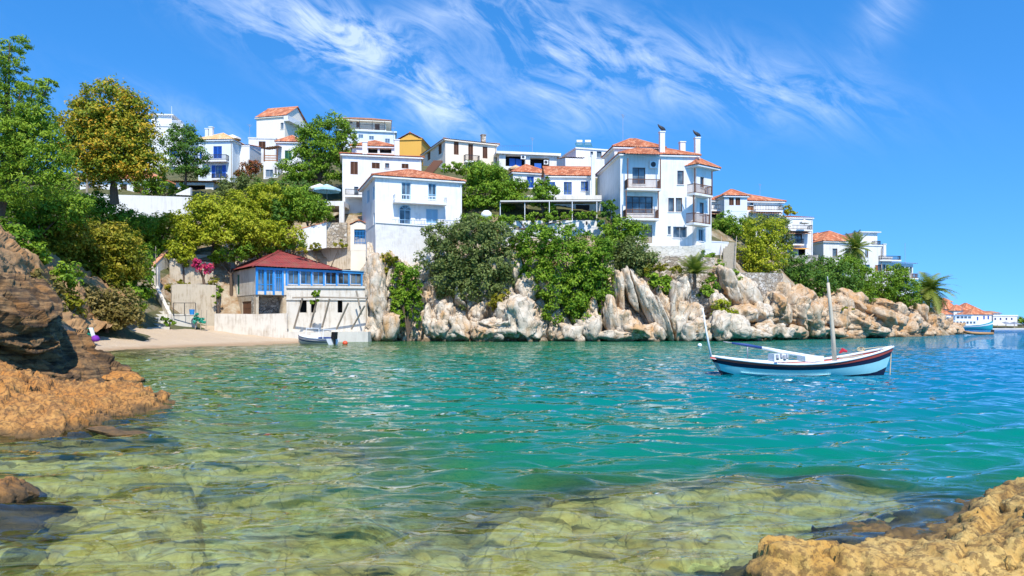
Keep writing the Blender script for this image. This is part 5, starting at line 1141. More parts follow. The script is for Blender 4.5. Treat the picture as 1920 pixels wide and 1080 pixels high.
def aerial(label, px, py, Y, h):
    b = P(px, py, Y); o = thing('roof_aerial', label, 'aerial', b, 'television aerials on the roofs'); mb = MB(); mb.bar(b, b + [0, 0, h], .035); mb.build('pole', M['grey_metal'], o); mb = MB()
    for i in range(5): mb.bar(b + [-.35 + .07 * i, -.3 + i * .04, h - .1 - .09 * i], b + [.35 - .07 * i, .3 - i * .04, h - .1 - .09 * i], .02)
    mb.build('rods', M['grey_metal'], o)
for a in (('aerial on the tall balcony house roof', 1168, 277, 88, 4.), ('aerial on the loggia house roof', 998, 286, 108, 2.2), ('aerial behind the white annex', 468, 258, 122, 2.2), ('aerial on the crest house', 738, 258, 135, 2.), ('aerial above the pale tiled roof', 366, 262, 112, 3.), ('aerial on the ridge house roof', 1425, 370, 109, 2.)): aerial(*a)
# ------------------------------------------------------------------ vegetation
def crown(lobes, n_total, leaf, seed, flat=.75, clump=.55, droop=0., aspect=.5, under=False):
    """leaf quads in clumps spread over the lobes; returns vertices, quads and a per-vertex tint"""
    rg = np.random.default_rng(seed); L = np.array(lobes, float); area = (L[:, 3] * L[:, 5] + L[:, 3] * L[:, 4]); area /= area.sum()
    Ps, Ns, Ts = [], [], []
    for (lo, a) in zip(L, area):
        c, r = lo[:3], lo[3:6]; n = max(30, int(n_total * a)); rc = min(clump, .55 * r.min()); per = 34; nc = max(6, n // per)
        d = rg.normal(size=(nc, 3)); d /= np.linalg.norm(d, axis=1, keepdims=True); d[:, 2] = d[:, 2] if under else np.where(d[:, 2] < -.45, -d[:, 2] * .4, d[:, 2])
        rad = np.where(rg.random(nc) < .2, rg.uniform(.35, .75, nc), rg.uniform(.78, 1.08, nc))
        q = d * rad[:, None]; bump_ = .84 + .42 * fbm(q * 2.2 + seed * 3.1 + lo[0], 3, seed); cc = c + q * r * bump_[:, None]
        ct = rg.uniform(0, 1, nc) * .55 + .25 * np.clip(fbm(cc * .35, 2, seed + 5) * 2 - .5, 0, 1)
        idx = np.repeat(np.arange(nc), per); m = len(idx); e = rg.normal(size=(m, 3)); e /= np.linalg.norm(e, axis=1, keepdims=True)
        rr = rg.random(m) ** .45; sz = rc * rg.uniform(.7, 1.35, nc)[idx]
        off = e * (rr * sz)[:, None]; off[:, 2] *= flat
        p = cc[idx] + off
        if droop: p[:, 2] -= droop * rg.random(m) ** 2
        nn = e * .7 + rg.normal(size=(m, 3)) * .55 + np.array([.05, -.1, .55]) + d[idx] * .4
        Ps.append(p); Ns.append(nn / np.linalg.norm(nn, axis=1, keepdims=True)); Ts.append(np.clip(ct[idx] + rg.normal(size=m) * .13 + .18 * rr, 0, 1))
    p, n, t_ = np.concatenate(Ps), np.concatenate(Ns), np.concatenate(Ts); m = len(p)
    a = np.cross(n, rg.normal(size=(m, 3))); a /= np.linalg.norm(a, axis=1, keepdims=True) + 1e-9; b = np.cross(n, a)
    s = leaf * rg.uniform(.6, 1.35, m)[:, None]
    V = np.stack([p - a * s, p - b * s * aspect + n * s * .12, p + a * s, p + b * s * aspect + n * s * .12], 1).reshape(-1, 3)
    return V, np.arange(4 * m).reshape(m, 4), np.repeat(t_, 4)
SEED = [200]
def plant(name, label, Y, lobes, pal, base=None, leaf=.15, dens=1.6, cat='bush', group='bushes on the slope', bark='trunk_bark', trunk=.16, thick=.85, clump=.55, flat=.75, droop=0., aspect=.5):
    """lobes: (px, py, rx px, ry px[, dY]) as the photo shows them"""
    SEED[0] += 1; sd = SEED[0]; LL = []
    for lo in lobes:
        px, py, rx, ry = lo[:4]; yy = Y + (lo[4] if len(lo) > 4 else 0); c = P(px, py, yy); LL.append((*c, rx * yy / F, rx * yy / F * thick, ry * yy / F))
    A = sum(math.pi * l[3] * l[5] for l in LL); n = int(A * 150 * dens * (.17 / leaf) ** 1.6)
    if base is None:
        cx_ = np.mean([l[0] for l in LL]); b = np.array([cx_, Y + .3, 0]); lowest = min(l[2] - l[5] for l in LL); b[2] = min(ground(b[0], b[1]), lowest + .6)
    else: b = P(base[0], base[1], base[2] if len(base) > 2 else Y)
    o = thing(name, label, cat, b, group); mb = MB(); top_ = max(LL, key=lambda l: l[2]); cen = np.mean([l[:3] for l in LL], axis=0); fork = b + (cen - b) * .45
    mb.tube([b - [0, 0, .4], b + (fork - b) * .5 + [.05 * trunk, 0, 0], fork], [trunk * 1.25, trunk, trunk * .8], 7)
    for l in LL: e = np.array(l[:3]); m_ = (fork + e) / 2 + np.array([0, 0, .12 * l[5]]); mb.tube([fork, m_, e + [0, 0, l[5] * .3]], [trunk * .6, trunk * .38, trunk * .12], 5)
    mb.build('trunk' if cat == 'tree' else 'stem', M[bark], o)
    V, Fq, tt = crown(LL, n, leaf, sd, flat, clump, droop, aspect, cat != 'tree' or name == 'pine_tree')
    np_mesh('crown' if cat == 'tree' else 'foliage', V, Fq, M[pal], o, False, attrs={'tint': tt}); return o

# big trees
plant('pine_tree', 'tall green pine with layered boughs at the left edge', 50, [(18, 84, 36, 15), (-30, 110, 50, 25), (10, 118, 36, 16), (18, 150, 26, 15), (-20, 170, 50, 30), (66, 160, 30, 16), (92, 158, 13, 10), (38, 176, 44, 20), (20, 205, 50, 24), (70, 205, 34, 24), (92, 222, 24, 24), (40, 245, 60, 30), (100, 262, 24, 20), (10, 290, 60, 36), (74, 300, 50, 30), (112, 300, 22, 30), (40, 345, 70, 34), (110, 348, 34, 26), (-40, 240, 60, 40), (-40, 330, 60, 50), (60, 225, 40, 30), (60, 270, 50, 34), (20, 250, 50, 40), (105, 320, 36, 30)],
      'pine_needles', (-10, 440, 52), .13, 1.2, 'tree', None, trunk=.3, clump=.5, flat=.6, aspect=.3)
plant('plane_tree', 'broad plane tree with leaves turning orange beside the pine', 74, [(205, 180, 44, 24), (160, 205, 28, 26), (250, 205, 34, 30), (200, 225, 60, 36), (145, 248, 34, 34), (262, 255, 36, 36), (120, 230, 18, 22), (205, 275, 66, 36), (150, 300, 44, 34), (280, 305, 28, 30), (235, 325, 50, 30), (185, 335, 40, 28), (128, 282, 26, 26), (298, 325, 16, 16), (180, 250, 50, 40), (230, 240, 46, 40), (210, 310, 56, 40), (240, 290, 50, 36)],
      'plane_leaves', (215, 375, 76), .155, 1.1, 'tree', None, trunk=.36, clump=.7)
plant('locust_tree', 'slender dark green tree in front of the blue door house', 92, [(342, 250, 26, 16), (365, 262, 18, 18), (325, 268, 22, 18), (350, 285, 36, 18), (330, 305, 22, 16), (368, 300, 20, 12), (350, 322, 34, 14), (380, 322, 16, 10)],
      'dark_leaves', (347, 352, 93), .14, 1., 'tree', None, trunk=.16)
plant('walnut_tree', 'large rounded dark green tree between the porch house and the shuttered house', 97, [(620, 240, 38, 22), (580, 255, 28, 24), (645, 262, 22, 26), (605, 280, 44, 26), (570, 290, 24, 24), (625, 305, 30, 28), (590, 320, 34, 24), (545, 318, 26, 20), (562, 335, 34, 14), (628, 335, 20, 18)],
      'mid_leaves', (600, 372, 98), .15, 1.1, 'tree', None, trunk=.3)
# slope, left
G1 = 'bushes on the left slope'
for (nm, lb, Y, lo, pal, kw) in [
    ('bush', 'dark shrub mass under the pine at the left edge', 58, [(20, 400, 60, 34), (80, 385, 50, 30), (130, 395, 40, 30), (40, 440, 40, 24)], 'mid_leaves', {}),
    ('bush', 'olive green bush over the earth bank, left of the golden bush', 60, [(70, 450, 55, 38), (120, 440, 44, 36), (90, 490, 50, 34), (40, 470, 40, 30), (110, 520, 34, 24)], 'golden_leaves', {}),
    ('bush', 'big golden green bush in the middle of the left slope', 63, [(165, 450, 50, 36), (200, 480, 46, 40), (150, 500, 50, 40), (190, 530, 50, 40), (225, 450, 34, 30), (235, 490, 36, 36), (130, 540, 36, 30)], 'golden_leaves', {}),
    ('bush', 'green bushes along the foot of the whitewashed garden wall', 78, [(150, 390, 40, 22), (200, 400, 40, 20), (245, 420, 40, 22), (110, 375, 40, 20), (180, 375, 26, 14)], 'mid_leaves', {}),
    ('bush', 'bright lime shrubs just below the whitewashed garden wall', 82, [(275, 430, 36, 22), (310, 420, 34, 18), (260, 460, 40, 28), (295, 455, 34, 22), (330, 410, 22, 14)], 'lime_leaves', {}),
    ('bush', 'dark bush above the round fig by the beach steps', 70, [(240, 500, 36, 26), (265, 480, 30, 22)], 'mid_leaves', {}),
    ('fig_bush', 'rounded bright green fig bush beside the beach steps', 64, [(250, 530, 28, 26), (262, 550, 22, 24), (232, 520, 22, 18)], 'mid_leaves', dict(leaf=.22)),
    ('bush', 'dry brownish oleander bush above the green beach chair', 55, [(160, 560, 30, 26), (190, 575, 34, 30), (225, 575, 32, 30), (240, 595, 22, 22), (155, 590, 24, 22), (205, 600, 30, 18)], 'dry_leaves', {}),
    ('bush', 'small dark bush on the earth bank beside the slab', 50, [(125, 515, 24, 22), (90, 520, 20, 18)], 'mid_leaves', {}),
    ('bush', 'dark green thicket covering the top of the earth bank at the left edge', 47, [(-10, 440, 40, 26), (30, 455, 36, 24), (60, 480, 30, 20), (0, 480, 26, 16)], 'mid_leaves', {}),
    ('bush', 'olive green thicket on the bank behind the layered slab', 50, [(105, 560, 30, 24), (80, 545, 26, 18), (130, 580, 24, 22)], 'golden_leaves', {}),
    ('bush', 'scrubby grey bush on top of the earth bank', 45, [(100, 545, 22, 14), (70, 520, 26, 14), (110, 575, 12, 10)], 'dry_leaves', dict(leaf=.13)),
    ('almond_tree', 'yellow green spreading tree above the derelict house', 80, [(390, 400, 40, 30), (430, 420, 46, 32), (370, 430, 36, 28), (410, 450, 50, 24), (455, 440, 30, 28), (350, 445, 24, 22)], 'lime_leaves', dict(cat='tree', bark='trunk_bark', base=(398, 482, 81))),
    ('bush', 'lime green hedge below the white annex', 88, [(470, 375, 40, 22), (510, 372, 44, 24), (455, 400, 40, 24), (500, 405, 50, 28), (545, 390, 36, 24)], 'lime_leaves', {}),
    ('bush', 'dark cypress-like bush amid the lime hedge', 86, [(525, 405, 14, 34), (520, 430, 16, 24)], 'dark_leaves', {}),
    ('bush', 'fresh green bush left of the white terrace deck', 86, [(575, 390, 36, 24), (598, 398, 26, 18), (560, 370, 26, 18)], 'mid_leaves', {}),
    ('bush', 'lime shrubs hanging over the grey retaining wall', 83, [(490, 440, 36, 26), (540, 440, 26, 22), (470, 465, 30, 16)], 'lime_leaves', {}),
    ('bush', 'grey green shrub under the blue door house', 95, [(440, 350, 26, 18), (470, 345, 20, 16), (425, 362, 22, 12)], 'olive_leaves', {}),
    ('bush', 'green shrubs under the porch house and dark tree', 95, [(540, 355, 30, 14), (580, 358, 30, 14), (500, 350, 20, 12)], 'dark_leaves', {}),
    ('bougainvillea', 'rust red bougainvillea climbing between the blue door house and the porch house', 100, [(462, 320, 16, 14), (478, 312, 14, 10), (450, 330, 10, 10)], 'rust_flowers', {}),
    ('bougainvillea', 'magenta bougainvillea in the yard left of the red roof', 76, [(375, 495, 16, 9), (388, 503, 14, 9), (366, 490, 10, 5)], 'pink_flowers', dict(leaf=.13, base=(385, 545, 76.4))),
    ('bush', 'green shrubs behind the whitewashed garden wall by the lean-to', 93, [(300, 350, 24, 14), (335, 352, 16, 10), (275, 352, 22, 14)], 'mid_leaves', {}),
    ('bush', 'shrubs behind the red roof on the terrace', 83, [(560, 458, 14, 10), (540, 462, 16, 8), (508, 466, 14, 8)], 'mid_leaves', {}),
    ('bush', 'small weed tuft at the foot of the beach steps', 67.5, [(318, 605, 9, 6), (310, 598, 7, 7)], 'mid_leaves', dict(leaf=.12)),
    ('bush', 'yellow green scrub between the stepped garden wall and the almond tree', 81, [(345, 455, 26, 16), (320, 465, 18, 14)], 'lime_leaves', {}),
    ('bush', 'creeping green scrub on the pale ruined wall', 80, [(430, 478, 26, 12), (460, 470, 22, 12), (405, 482, 14, 8)], 'mid_leaves', {}),
    ('bush', 'weeds growing along the grey retaining wall above the red roof', 80, [(590, 462, 16, 6), (640, 458, 14, 6), (570, 470, 12, 6)], 'golden_leaves', dict(leaf=.12)),
    ('bush', 'tufts of weed on the rubble terrace wall', 76.4, [(345, 532, 12, 6), (400, 530, 10, 8), (320, 540, 8, 7)], 'golden_leaves', dict(leaf=.12)),
    ('bush', 'small shrub at the corner of the derelict house', 75, [(405, 560, 7, 10), (412, 545, 6, 8)], 'mid_leaves', dict(leaf=.12)),
    ('bush', 'dark bush hugging the yard wall top', 78.5, [(335, 470, 24, 18), (350, 485, 16, 12)], 'lime_leaves', {})]:
    kw.setdefault('group', G1); plant(nm, lb, Y, lo, pal, **kw)
G2 = 'bushes on the sea cliff'
for (nm, lb, Y, lo, pal, kw) in [
    ('bush', 'huge grey green bush hanging over the cliff left of the white rock', 76.5, [(835, 440, 40, 24), (880, 435, 46, 26), (930, 445, 40, 26), (820, 480, 36, 30), (870, 480, 50, 40), (925, 490, 44, 40), (850, 515, 46, 36), (900, 530, 50, 34), (880, 560, 26, 18), (945, 520, 24, 30), (840, 545, 20, 16)], 'olive_leaves', dict(dens=1.15)),
    ('bush', 'huge bright green bush hanging over the cliff right of the white rock', 76.2, [(1010, 455, 44, 28), (1060, 450, 46, 26), (1105, 470, 36, 30), (1000, 490, 36, 30), (1050, 495, 56, 38), (1110, 510, 36, 40), (1035, 530, 40, 30), (1085, 550, 50, 34), (1060, 580, 40, 30), (1090, 590, 36, 22), (1120, 545, 24, 34)], 'mid_leaves', dict(dens=1.15)),
    ('ivy', 'curtain of hanging ivy on the cliff beside the pale pillars', 74.4, [(762, 505, 24, 12), (750, 535, 16, 26), (772, 530, 18, 28), (752, 570, 16, 30), (776, 565, 14, 26), (758, 595, 12, 14), (782, 595, 7, 14)], 'mid_leaves', dict(leaf=.14, thick=.5, droop=.3, group='climbing ivy')),
    ('ivy', 'small ivy patch under the whitewashed base wall', 75.2, [(728, 482, 16, 9), (722, 500, 8, 14), (740, 490, 8, 10)], 'golden_leaves', dict(leaf=.14, thick=.5, droop=.3, group='climbing ivy')),
    ('ivy', 'dark ivy climbing the left wall of the tall balcony house', 80.5, [(1140, 390, 14, 16), (1150, 405, 12, 12), (1134, 415, 12, 18), (1146, 380, 6, 10)], 'dark_leaves', dict(thick=.5, group='climbing ivy')),
    ('bush', 'green bush at the lower left corner of the tall balcony house', 80, [(1165, 430, 30, 18), (1190, 435, 22, 20), (1150, 450, 22, 18)], 'mid_leaves', {}),
    ('olive_bush', 'grey olive bush below the tall balcony house', 78.5, [(1180, 470, 34, 22), (1205, 488, 26, 20), (1165, 490, 26, 20), (1195, 505, 22, 14)], 'olive_leaves', {}),
    ('bush', 'leafy bush in the cleft beside the leaning fins', 76.6, [(1240, 530, 18, 16), (1250, 545, 14, 10), (1225, 520, 16, 12)], 'mid_leaves', dict(leaf=.2)),
    ('bush', 'green climbers along the top of the canopy terrace wall', 81, [(890, 412, 30, 10), (930, 415, 30, 12), (970, 412, 30, 9), (1010, 408, 34, 7), (1060, 405, 34, 6), (1100, 403, 24, 7), (945, 430, 22, 10)], 'mid_leaves', dict(leaf=.15, clump=.35)),
    ('mulberry_tree', 'leafy green tree between the arched window house and the canopy terrace', 86, [(895, 350, 30, 28), (930, 355, 34, 26), (885, 380, 22, 26), (920, 385, 40, 22), (960, 370, 26, 22), (905, 325, 34, 14), (975, 350, 18, 14)], 'mid_leaves', dict(cat='tree', base=(905, 412, 86))),
    ('vine', 'grape vine spread over the pergola in front of the peach house', 95, [(850, 315, 22, 8), (885, 318, 30, 12), (920, 320, 30, 14), (938, 332, 14, 14)], 'mid_leaves', dict(group='climbing ivy')),
    ('vine', 'vine climbing over the middle of the terrace canopy', 83, [(1010, 352, 14, 16), (1025, 362, 22, 14), (1005, 375, 14, 12), (1030, 392, 14, 16), (1020, 340, 8, 12)], 'mid_leaves', dict(leaf=.15, group='climbing ivy')),
    ('bush', 'low shrub on the cliff edge under the palm, right of the leaning fins', 77.8, [(1330, 535, 16, 12), (1322, 550, 14, 9), (1335, 520, 8, 8)], 'mid_leaves', {}),
    ('bush', 'yellow green cushion bush spilling over the pale boulders', 76, [(1352, 575, 16, 16), (1368, 588, 14, 12), (1346, 592, 12, 10), (1378, 592, 9, 8)], 'lime_leaves', dict(leaf=.13)),
    ('bush', 'shrub beside the white parapet and outdoor stair', 82.5, [(1330, 488, 18, 12), (1345, 500, 12, 14), (1320, 480, 12, 8)], 'mid_leaves', {}),
    ('bush', 'small plants sprouting beside the tan cliff steps', 78.6, [(1380, 530, 12, 14), (1392, 545, 12, 12), (1374, 515, 9, 10)], 'mid_leaves', dict(leaf=.14)),
    ('bush', 'trailing greenery on the cliff under the canopy terrace, left of the steps', 75.4, [(1130, 470, 20, 20), (1128, 505, 14, 18)], 'mid_leaves', {}),
    ('bush', 'green scrub filling the gap between the two huge cliff bushes', 77, [(968, 470, 18, 24), (975, 505, 14, 20)], 'mid_leaves', {}),
    ('bush', 'scrub along the cliff top below the pale block foundation', 78, [(1235, 500, 16, 8), (1265, 505, 14, 8), (1215, 505, 14, 10)], 'golden_leaves', dict(leaf=.12)),
    ('bush', 'dry shrub on the white rock', 74.6, [(935, 562, 16, 10), (948, 555, 8, 10), (925, 572, 10, 8)], 'golden_leaves', dict(leaf=.13)),
    ('ivy', 'green leaves hanging on the timber beam of the derelict house', 71.4, [(592, 552, 9, 9), (590, 566, 7, 9)], 'mid_leaves', dict(leaf=.12, thick=.6, base=(592, 560, 71.5), group='climbing ivy', trunk=.03))]:
    kw.setdefault('group', G2); plant(nm, lb, Y, lo, pal, **kw)
G3 = 'bushes along the right ridge'
for (nm, lb, Y, lo, pal, kw) in [
    ('bush', 'green bush at the foot of the ridge house beside the balconies', 95, [(1355, 420, 26, 20), (1385, 430, 26, 18), (1345, 440, 18, 16)], 'mid_leaves', {}),
    ('bush', 'light green bush above the tall rubble wall', 88, [(1420, 440, 30, 28), (1405, 475, 26, 26), (1440, 470, 34, 30), (1425, 495, 36, 18), (1450, 435, 24, 22)], 'lime_leaves', dict(dens=1.1)),
    ('bush', 'olive shrub under the porch of the ridge house', 97, [(1415, 415, 22, 16), (1455, 420, 22, 16), (1470, 450, 16, 20)], 'olive_leaves', {}),
    ('bush', 'dark green bush mass right of the tall rubble wall', 94, [(1490, 505, 30, 24), (1515, 525, 34, 28), (1480, 525, 22, 20), (1540, 535, 26, 22)], 'dark_leaves', {}),
    ('bush', 'dark bush behind the mast of the wooden boat', 100, [(1550, 505, 28, 22), (1575, 520, 30, 26), (1560, 545, 32, 20), (1595, 545, 22, 20)], 'dark_leaves', {}),
    ('bush', 'green bush below the tall palm', 105, [(1600, 500, 22, 16), (1625, 525, 24, 22), (1610, 550, 26, 18), (1585, 490, 14, 12)], 'mid_leaves', {}),
    ('bush', 'bright green bush in front of the teal windows', 110, [(1680, 515, 22, 18), (1660, 535, 30, 22), (1695, 540, 26, 22), (1650, 555, 24, 14), (1700, 560, 20, 14)], 'mid_leaves', {}),
    ('bush', 'dry scrub above the pale boulders of the point', 112, [(1690, 572, 24, 10), (1665, 565, 22, 10)], 'dry_leaves', {}),
    ('bush', 'green tuft on the rocks below the drooping palm', 121, [(1725, 595, 10, 10), (1735, 602, 8, 6)], 'lime_leaves', dict(leaf=.14)),
    ('bush', 'lime shrub peeking over the roof of the stepped house', 112, [(1483, 397, 10, 7), (1475, 392, 7, 6)], 'lime_leaves', {}),
    ('bush', 'grass tufts on the ochre boulders under the dark bushes', 88, [(1475, 575, 8, 10), (1472, 560, 6, 6), (1590, 580, 10, 4)], 'golden_leaves', dict(leaf=.13))]:
    kw.setdefault('group', G3); plant(nm, lb, Y, lo, pal, **kw)

# palms: every frond is a part that shares one of three meshes
def frond_mesh(L, bend, seed, wide=.42):
    rg = np.random.default_rng(seed); n = 26; V, Fq, T = [], [], []
    for i in range(n):
        t_ = i / (n - 1); x = L * t_ * (1 - .12 * bend * t_); z = L * (.28 * t_ - bend * t_ * t_); tx = np.array([1, 0, .28 - 2 * bend * t_]); tx /= np.linalg.norm(tx)
        ll = wide * L * math.sin(math.pi * (.12 + .85 * t_)) ** .7 * .6
        for sd in (-1, 1):
            p = np.array([x, 0, z]); e = np.array([.55, sd * 1., -.35 - .3 * rg.random()]); e /= np.linalg.norm(e); k = len(V); w_ = tx * L * .018
            V += [p - w_, p + w_, p + e * ll + w_ * .3, p + e * ll - w_ * .3]; Fq.append((k, k + 1, k + 2, k + 3)); T += [.2 + .5 * t_ + .2 * rg.random()] * 4
    me = bpy.data.meshes.new('frond'); me.from_pydata([tuple(v) for v in V], [], Fq); at = me.attributes.new('tint', 'FLOAT', 'POINT'); at.data.foreach_set('value', np.array(T, np.float32)); me.materials.append(M['palm_leaves']); return me
def palm(label, px, py_base, py_crown, Y, L, nf, seed, el=(-50, 75), bend=.55, tr=.25):
    b, c = P(px[0], py_base, Y), P(px[1], py_crown, Y); o = thing('palm_tree', label, 'palm', b, 'palms'); mb = MB()
    mb.tube([b - [0, 0, .5], b + (c - b) * .5, c - [0, 0, .3], c], [tr * 1.1, tr, tr * 1.25, tr * .9], 9); mb.build('trunk', M['trunk_bark'], o)
    ms = [frond_mesh(L * s_, bend * q_, seed + i) for i, (s_, q_) in enumerate(((1, 1), (.9, 1.3), (1.05, .7)))]; rg = random.Random(seed)
    for i in range(nf):
        f = bpy.data.objects.new('frond', ms[i % 3]); COL.objects.link(f); f.parent = o; f.location = c - b
        f.rotation_euler = Matrix.Rotation(i * 2.399, 4, 'Z').to_3x3().to_4x4().to_euler(); e = R(el[0] + (el[1] - el[0]) * ((i + .5) / nf)); f.rotation_euler = (Matrix.Rotation(i * 2.399 + rg.random() * .3, 4, 'Z') @ Matrix.Rotation(-e, 4, 'Y')).to_euler(); f['wloc'] = (0., 0., 0.)
palm('tall fan palm rising beside the headland house', (1604, 1604), 530, 464, 110, 2.6, 46, 5, (-75, 75), .35, .28)
palm('drooping date palm at the end of the headland', (1741, 1741), 585, 545, 122, 4.4, 56, 9, (-45, 70), .8, .3)
palm('small young palm on the cliff above the low terrace wall', (1303, 1302), 532, 512, 77.6, 2.3, 30, 13, (5, 80), .55, .16)

# ------------------------------------------------------------------ boats
def hull_loft(st, n=9):
    """stations: (x, half beam, z keel, z sheer, fullness) -> list of half sections port keel->sheer"""
    out = []
    for (x, b, zk, zs, fl) in st:
        sec = []
        for j in range(n):
            t_ = j / (n - 1); y = b * (t_ ** fl); z = zk + (zs - zk) * (t_ ** 1.35) if fl < 1 else zk + (zs - zk) * t_; sec.append((x, y, z))
        out.append(sec)
    return out
class Frame:
    def __init__(s, o, yaw): s.o = np.array(o, float); s.c, s.s = math.cos(yaw), math.sin(yaw)
    def __call__(s, p): return s.o + np.array([s.c * p[0] - s.s * p[1], s.s * p[0] + s.c * p[1], p[2]])
def band(root, fr, secs, j0, j1, name, mat, out=0.):
    mb = MB(); n = len(secs)
    for sd in (-1, 1):
        o = len(mb.v)
        for s in secs:
            for j in range(j0, j1 + 1): x, y, z = s[j]; mb.v.append(tuple(fr((x, sd * (y + out), z))))
        k = j1 - j0 + 1
        for i in range(n - 1):
            for j in range(k - 1): mb.f.append((o + i * k + j, o + i * k + j + 1, o + (i + 1) * k + j + 1, o + (i + 1) * k + j))
    return mb.build(name, M[mat], root, True)
# the wooden boat: bow to the right
Yb = F * CH / (706 - HY); pb = P(1507, 706, Yb)
BO = thing('wooden_boat', 'white wooden boat with navy and red stripes, pole mast and slanting boom at anchor', 'boat', pb); fb = Frame((P(1507, 706, Yb + .8)[0], pb[1] + .8, 0), R(-4)); S = Yb / F
xx = lambda px: (px - 1507) * S * .965
st = []
for t_ in np.linspace(0, 1, 25):
    x = xx(1337) + (xx(1671) - xx(1337)) * t_; bm_ = .92 * (max(0., math.sin(math.pi * min(1, (.1 + .9 * t_)) ** 1.0)) ** .62) * (1 if t_ < .95 else 1 - (t_ - .95) * 12)
    bm_ = max(bm_, .03); sheer = .58 - .95 * t_ * (1 - t_) + .32 * t_ ** 3; st.append((x + (.0 if t_ < .9 else 0), bm_, -.22 + (.18 * (t_ - .9) * 10 if t_ > .9 else 0) + (.15 * (.08 - t_) * 12 if t_ < .08 else 0), sheer, .5))
secs = hull_loft(st, 17)
def zb(z0, z1, name, mat, out):        # hull strake between fractions of the sheer height
    ss = []
    for s in secs:
        zk, zs = s[0][2], s[-1][2]; r = []
        for q_ in np.linspace(z0, z1, 7):
            zt = zk + (zs - zk) * q_; zs_ = [p[2] for p in s]; r.append((s[0][0] + .10 * (q_ - .5) * (1 if s[0][0] > 0 else -1) * (abs(s[0][0]) / 2.) ** 4, float(np.interp(zt, zs_, [p[1] for p in s])), zt))
        ss.append(r)
    return band(BO, fb, ss, 0, 6, name, mat, out), ss
zb(0., .33, 'bottom', 'boat_navy', 0.); zb(.33, .70, 'hull', 'boat_bounce_aqua', .003); zb(.70, .87, 'stripe', 'boat_navy', .006); _, top_s = zb(.87, 1.0, 'rubbing_strake', 'boat_red', .03)
mb = MB()                                   # gunwale and deck
rail_p = [[fb((s[-1][0], sd * (s[-1][1] + .02), s[-1][2] + .015)) for s in top_s] for sd in (-1, 1)]
for r_ in rail_p: mb.tube(r_, .035, 6)
mb.build('gunwale', M['boat_white'], BO, True)
mb = MB()
for i in range(len(top_s) - 1):
    a, b = top_s[i], top_s[i + 1]; q_ = [(a[-1][0], -a[-1][1], a[-1][2] - .07), (b[-1][0], -b[-1][1], b[-1][2] - .07), (b[-1][0], b[-1][1], b[-1][2] - .07), (a[-1][0], a[-1][1], a[-1][2] - .07)]
    if i < 3 or i > 14: mb.poly([fb(p) for p in q_])
    else:
        for sd in (-1, 1):
            mb.poly([fb((a[-1][0], sd * a[-1][1], a[-1][2] - .05)), fb((b[-1][0], sd * b[-1][1], b[-1][2] - .05)), fb((b[-1][0], sd * (b[-1][1] - .2), b[-1][2] - .05)), fb((a[-1][0], sd * (a[-1][1] - .2), a[-1][2] - .05))])
        mb.poly([fb((p[0], p[1] * .8, p[2] - .3)) for p in q_])
mb.build('deck', M['boat_white'], BO)
def bpt(px, py, y=0.): yy = pb[1] + .8 + y; return P(px, py, yy)
def rod(name, pts, r, mat): mb = MB(); mb.tube([bpt(*p) for p in pts], r, 8); return mb.build(name, M[mat], BO, True)
rod('mast', [(1565, 676), (1561, 620), (1557, 575), (1552.5, 530)], [.072, .066, .056, .046], 'mast_wood'); rod('mast_tip', [(1552.5, 531), (1551.5, 518)], [.02, .015], 'grey_metal')
rod('boom', [(1428, 652), (1480, 662), (1540, 672)], [.05, .06, .06], 'boat_white'); rod('furled_cover', [(1372, 643), (1400, 647), (1428, 652)], [.03, .05, .045], 'boat_blue'); rod('boom_end', [(1356, 640.5), (1372, 643)], [.015, .02], 'grey_metal'); rod('crutch', [(1402, 672), (1401, 645)], .02, 'grey_metal')
rod('stern_pole', [(1333, 668), (1325, 625), (1317.5, 578)], [.035, .03, .02], 'boat_white')
mb = MB(); a, b = bpt(1452, 678, -.4), bpt(1478, 664, -.4); mb.box((a[0], a[1], a[2]), (b[0], a[1] + .6, b[2])); mb.build('engine_box', M['boat_white'], BO)
mb = MB(); a, b = bpt(1510, 678, -.3), bpt(1545, 668, -.3); mb.box((a[0], a[1], a[2]), (b[0], a[1] + .7, b[2])); mb.build('hatch', M['boat_white'], BO)
mb = MB(); mb.tube([bpt(1574, 662, .1), bpt(1580, 656, .1), bpt(1588, 659, .1)], [.03, .07, .03], 7); mb.build('red_cloth', M['red_cloth'], BO)
mb = MB()
for i in range(4): mb.tube([bpt(1612 + 5 * math.cos(q_ * .7 + i) + i * 1.5, 655 + 3.5 * math.sin(q_ * .7 + i), -.1) for q_ in range(10)], .018, 5)
mb.tube([bpt(1620, 654), bpt(1645, 651), bpt(1668, 650)], .012, 5); mb.build('rope_coil', M['rope'], BO)
mb = MB(); a = bpt(1458, 670, -.95)
for (dx, dz, r_) in ((0, 0, .05), (.12, .03, .04), (.22, -.02, .05), (.3, .02, .03)): mb.tube([a + [dx, 0, dz - .06], a + [dx + .02, .1, dz + .06]], r_, 6)
mb.build('winch', M['grey_metal'], BO)
mb = MB(); mb.tube([bpt(1573, 671, -.2), bpt(1600, 669, -.2), bpt(1618, 666, -.2)], .03, 6); mb.build('oar', M['weathered_wood'], BO)
mb = MB(); mb.tube([bpt(1671, 652, -.05), bpt(1670, 680, -.2), bpt(1668, 715, -.35)], .014, 5); tag(mb.build('anchor_rope', M['rope']), 'anchor rope hanging from the bow of the wooden boat', 'rope')
mb = MB(); p = PW(1312, 650); mb.lathe((p[0], p[1], -.06), [(.03, 0), (.14, .06), (.18, .16), (.12, .28), (.03, .32)], 10); tag(mb.build('mooring_buoy', M['boat_white'], smooth=True), 'small white mooring buoy left of the wooden boat', 'buoy')

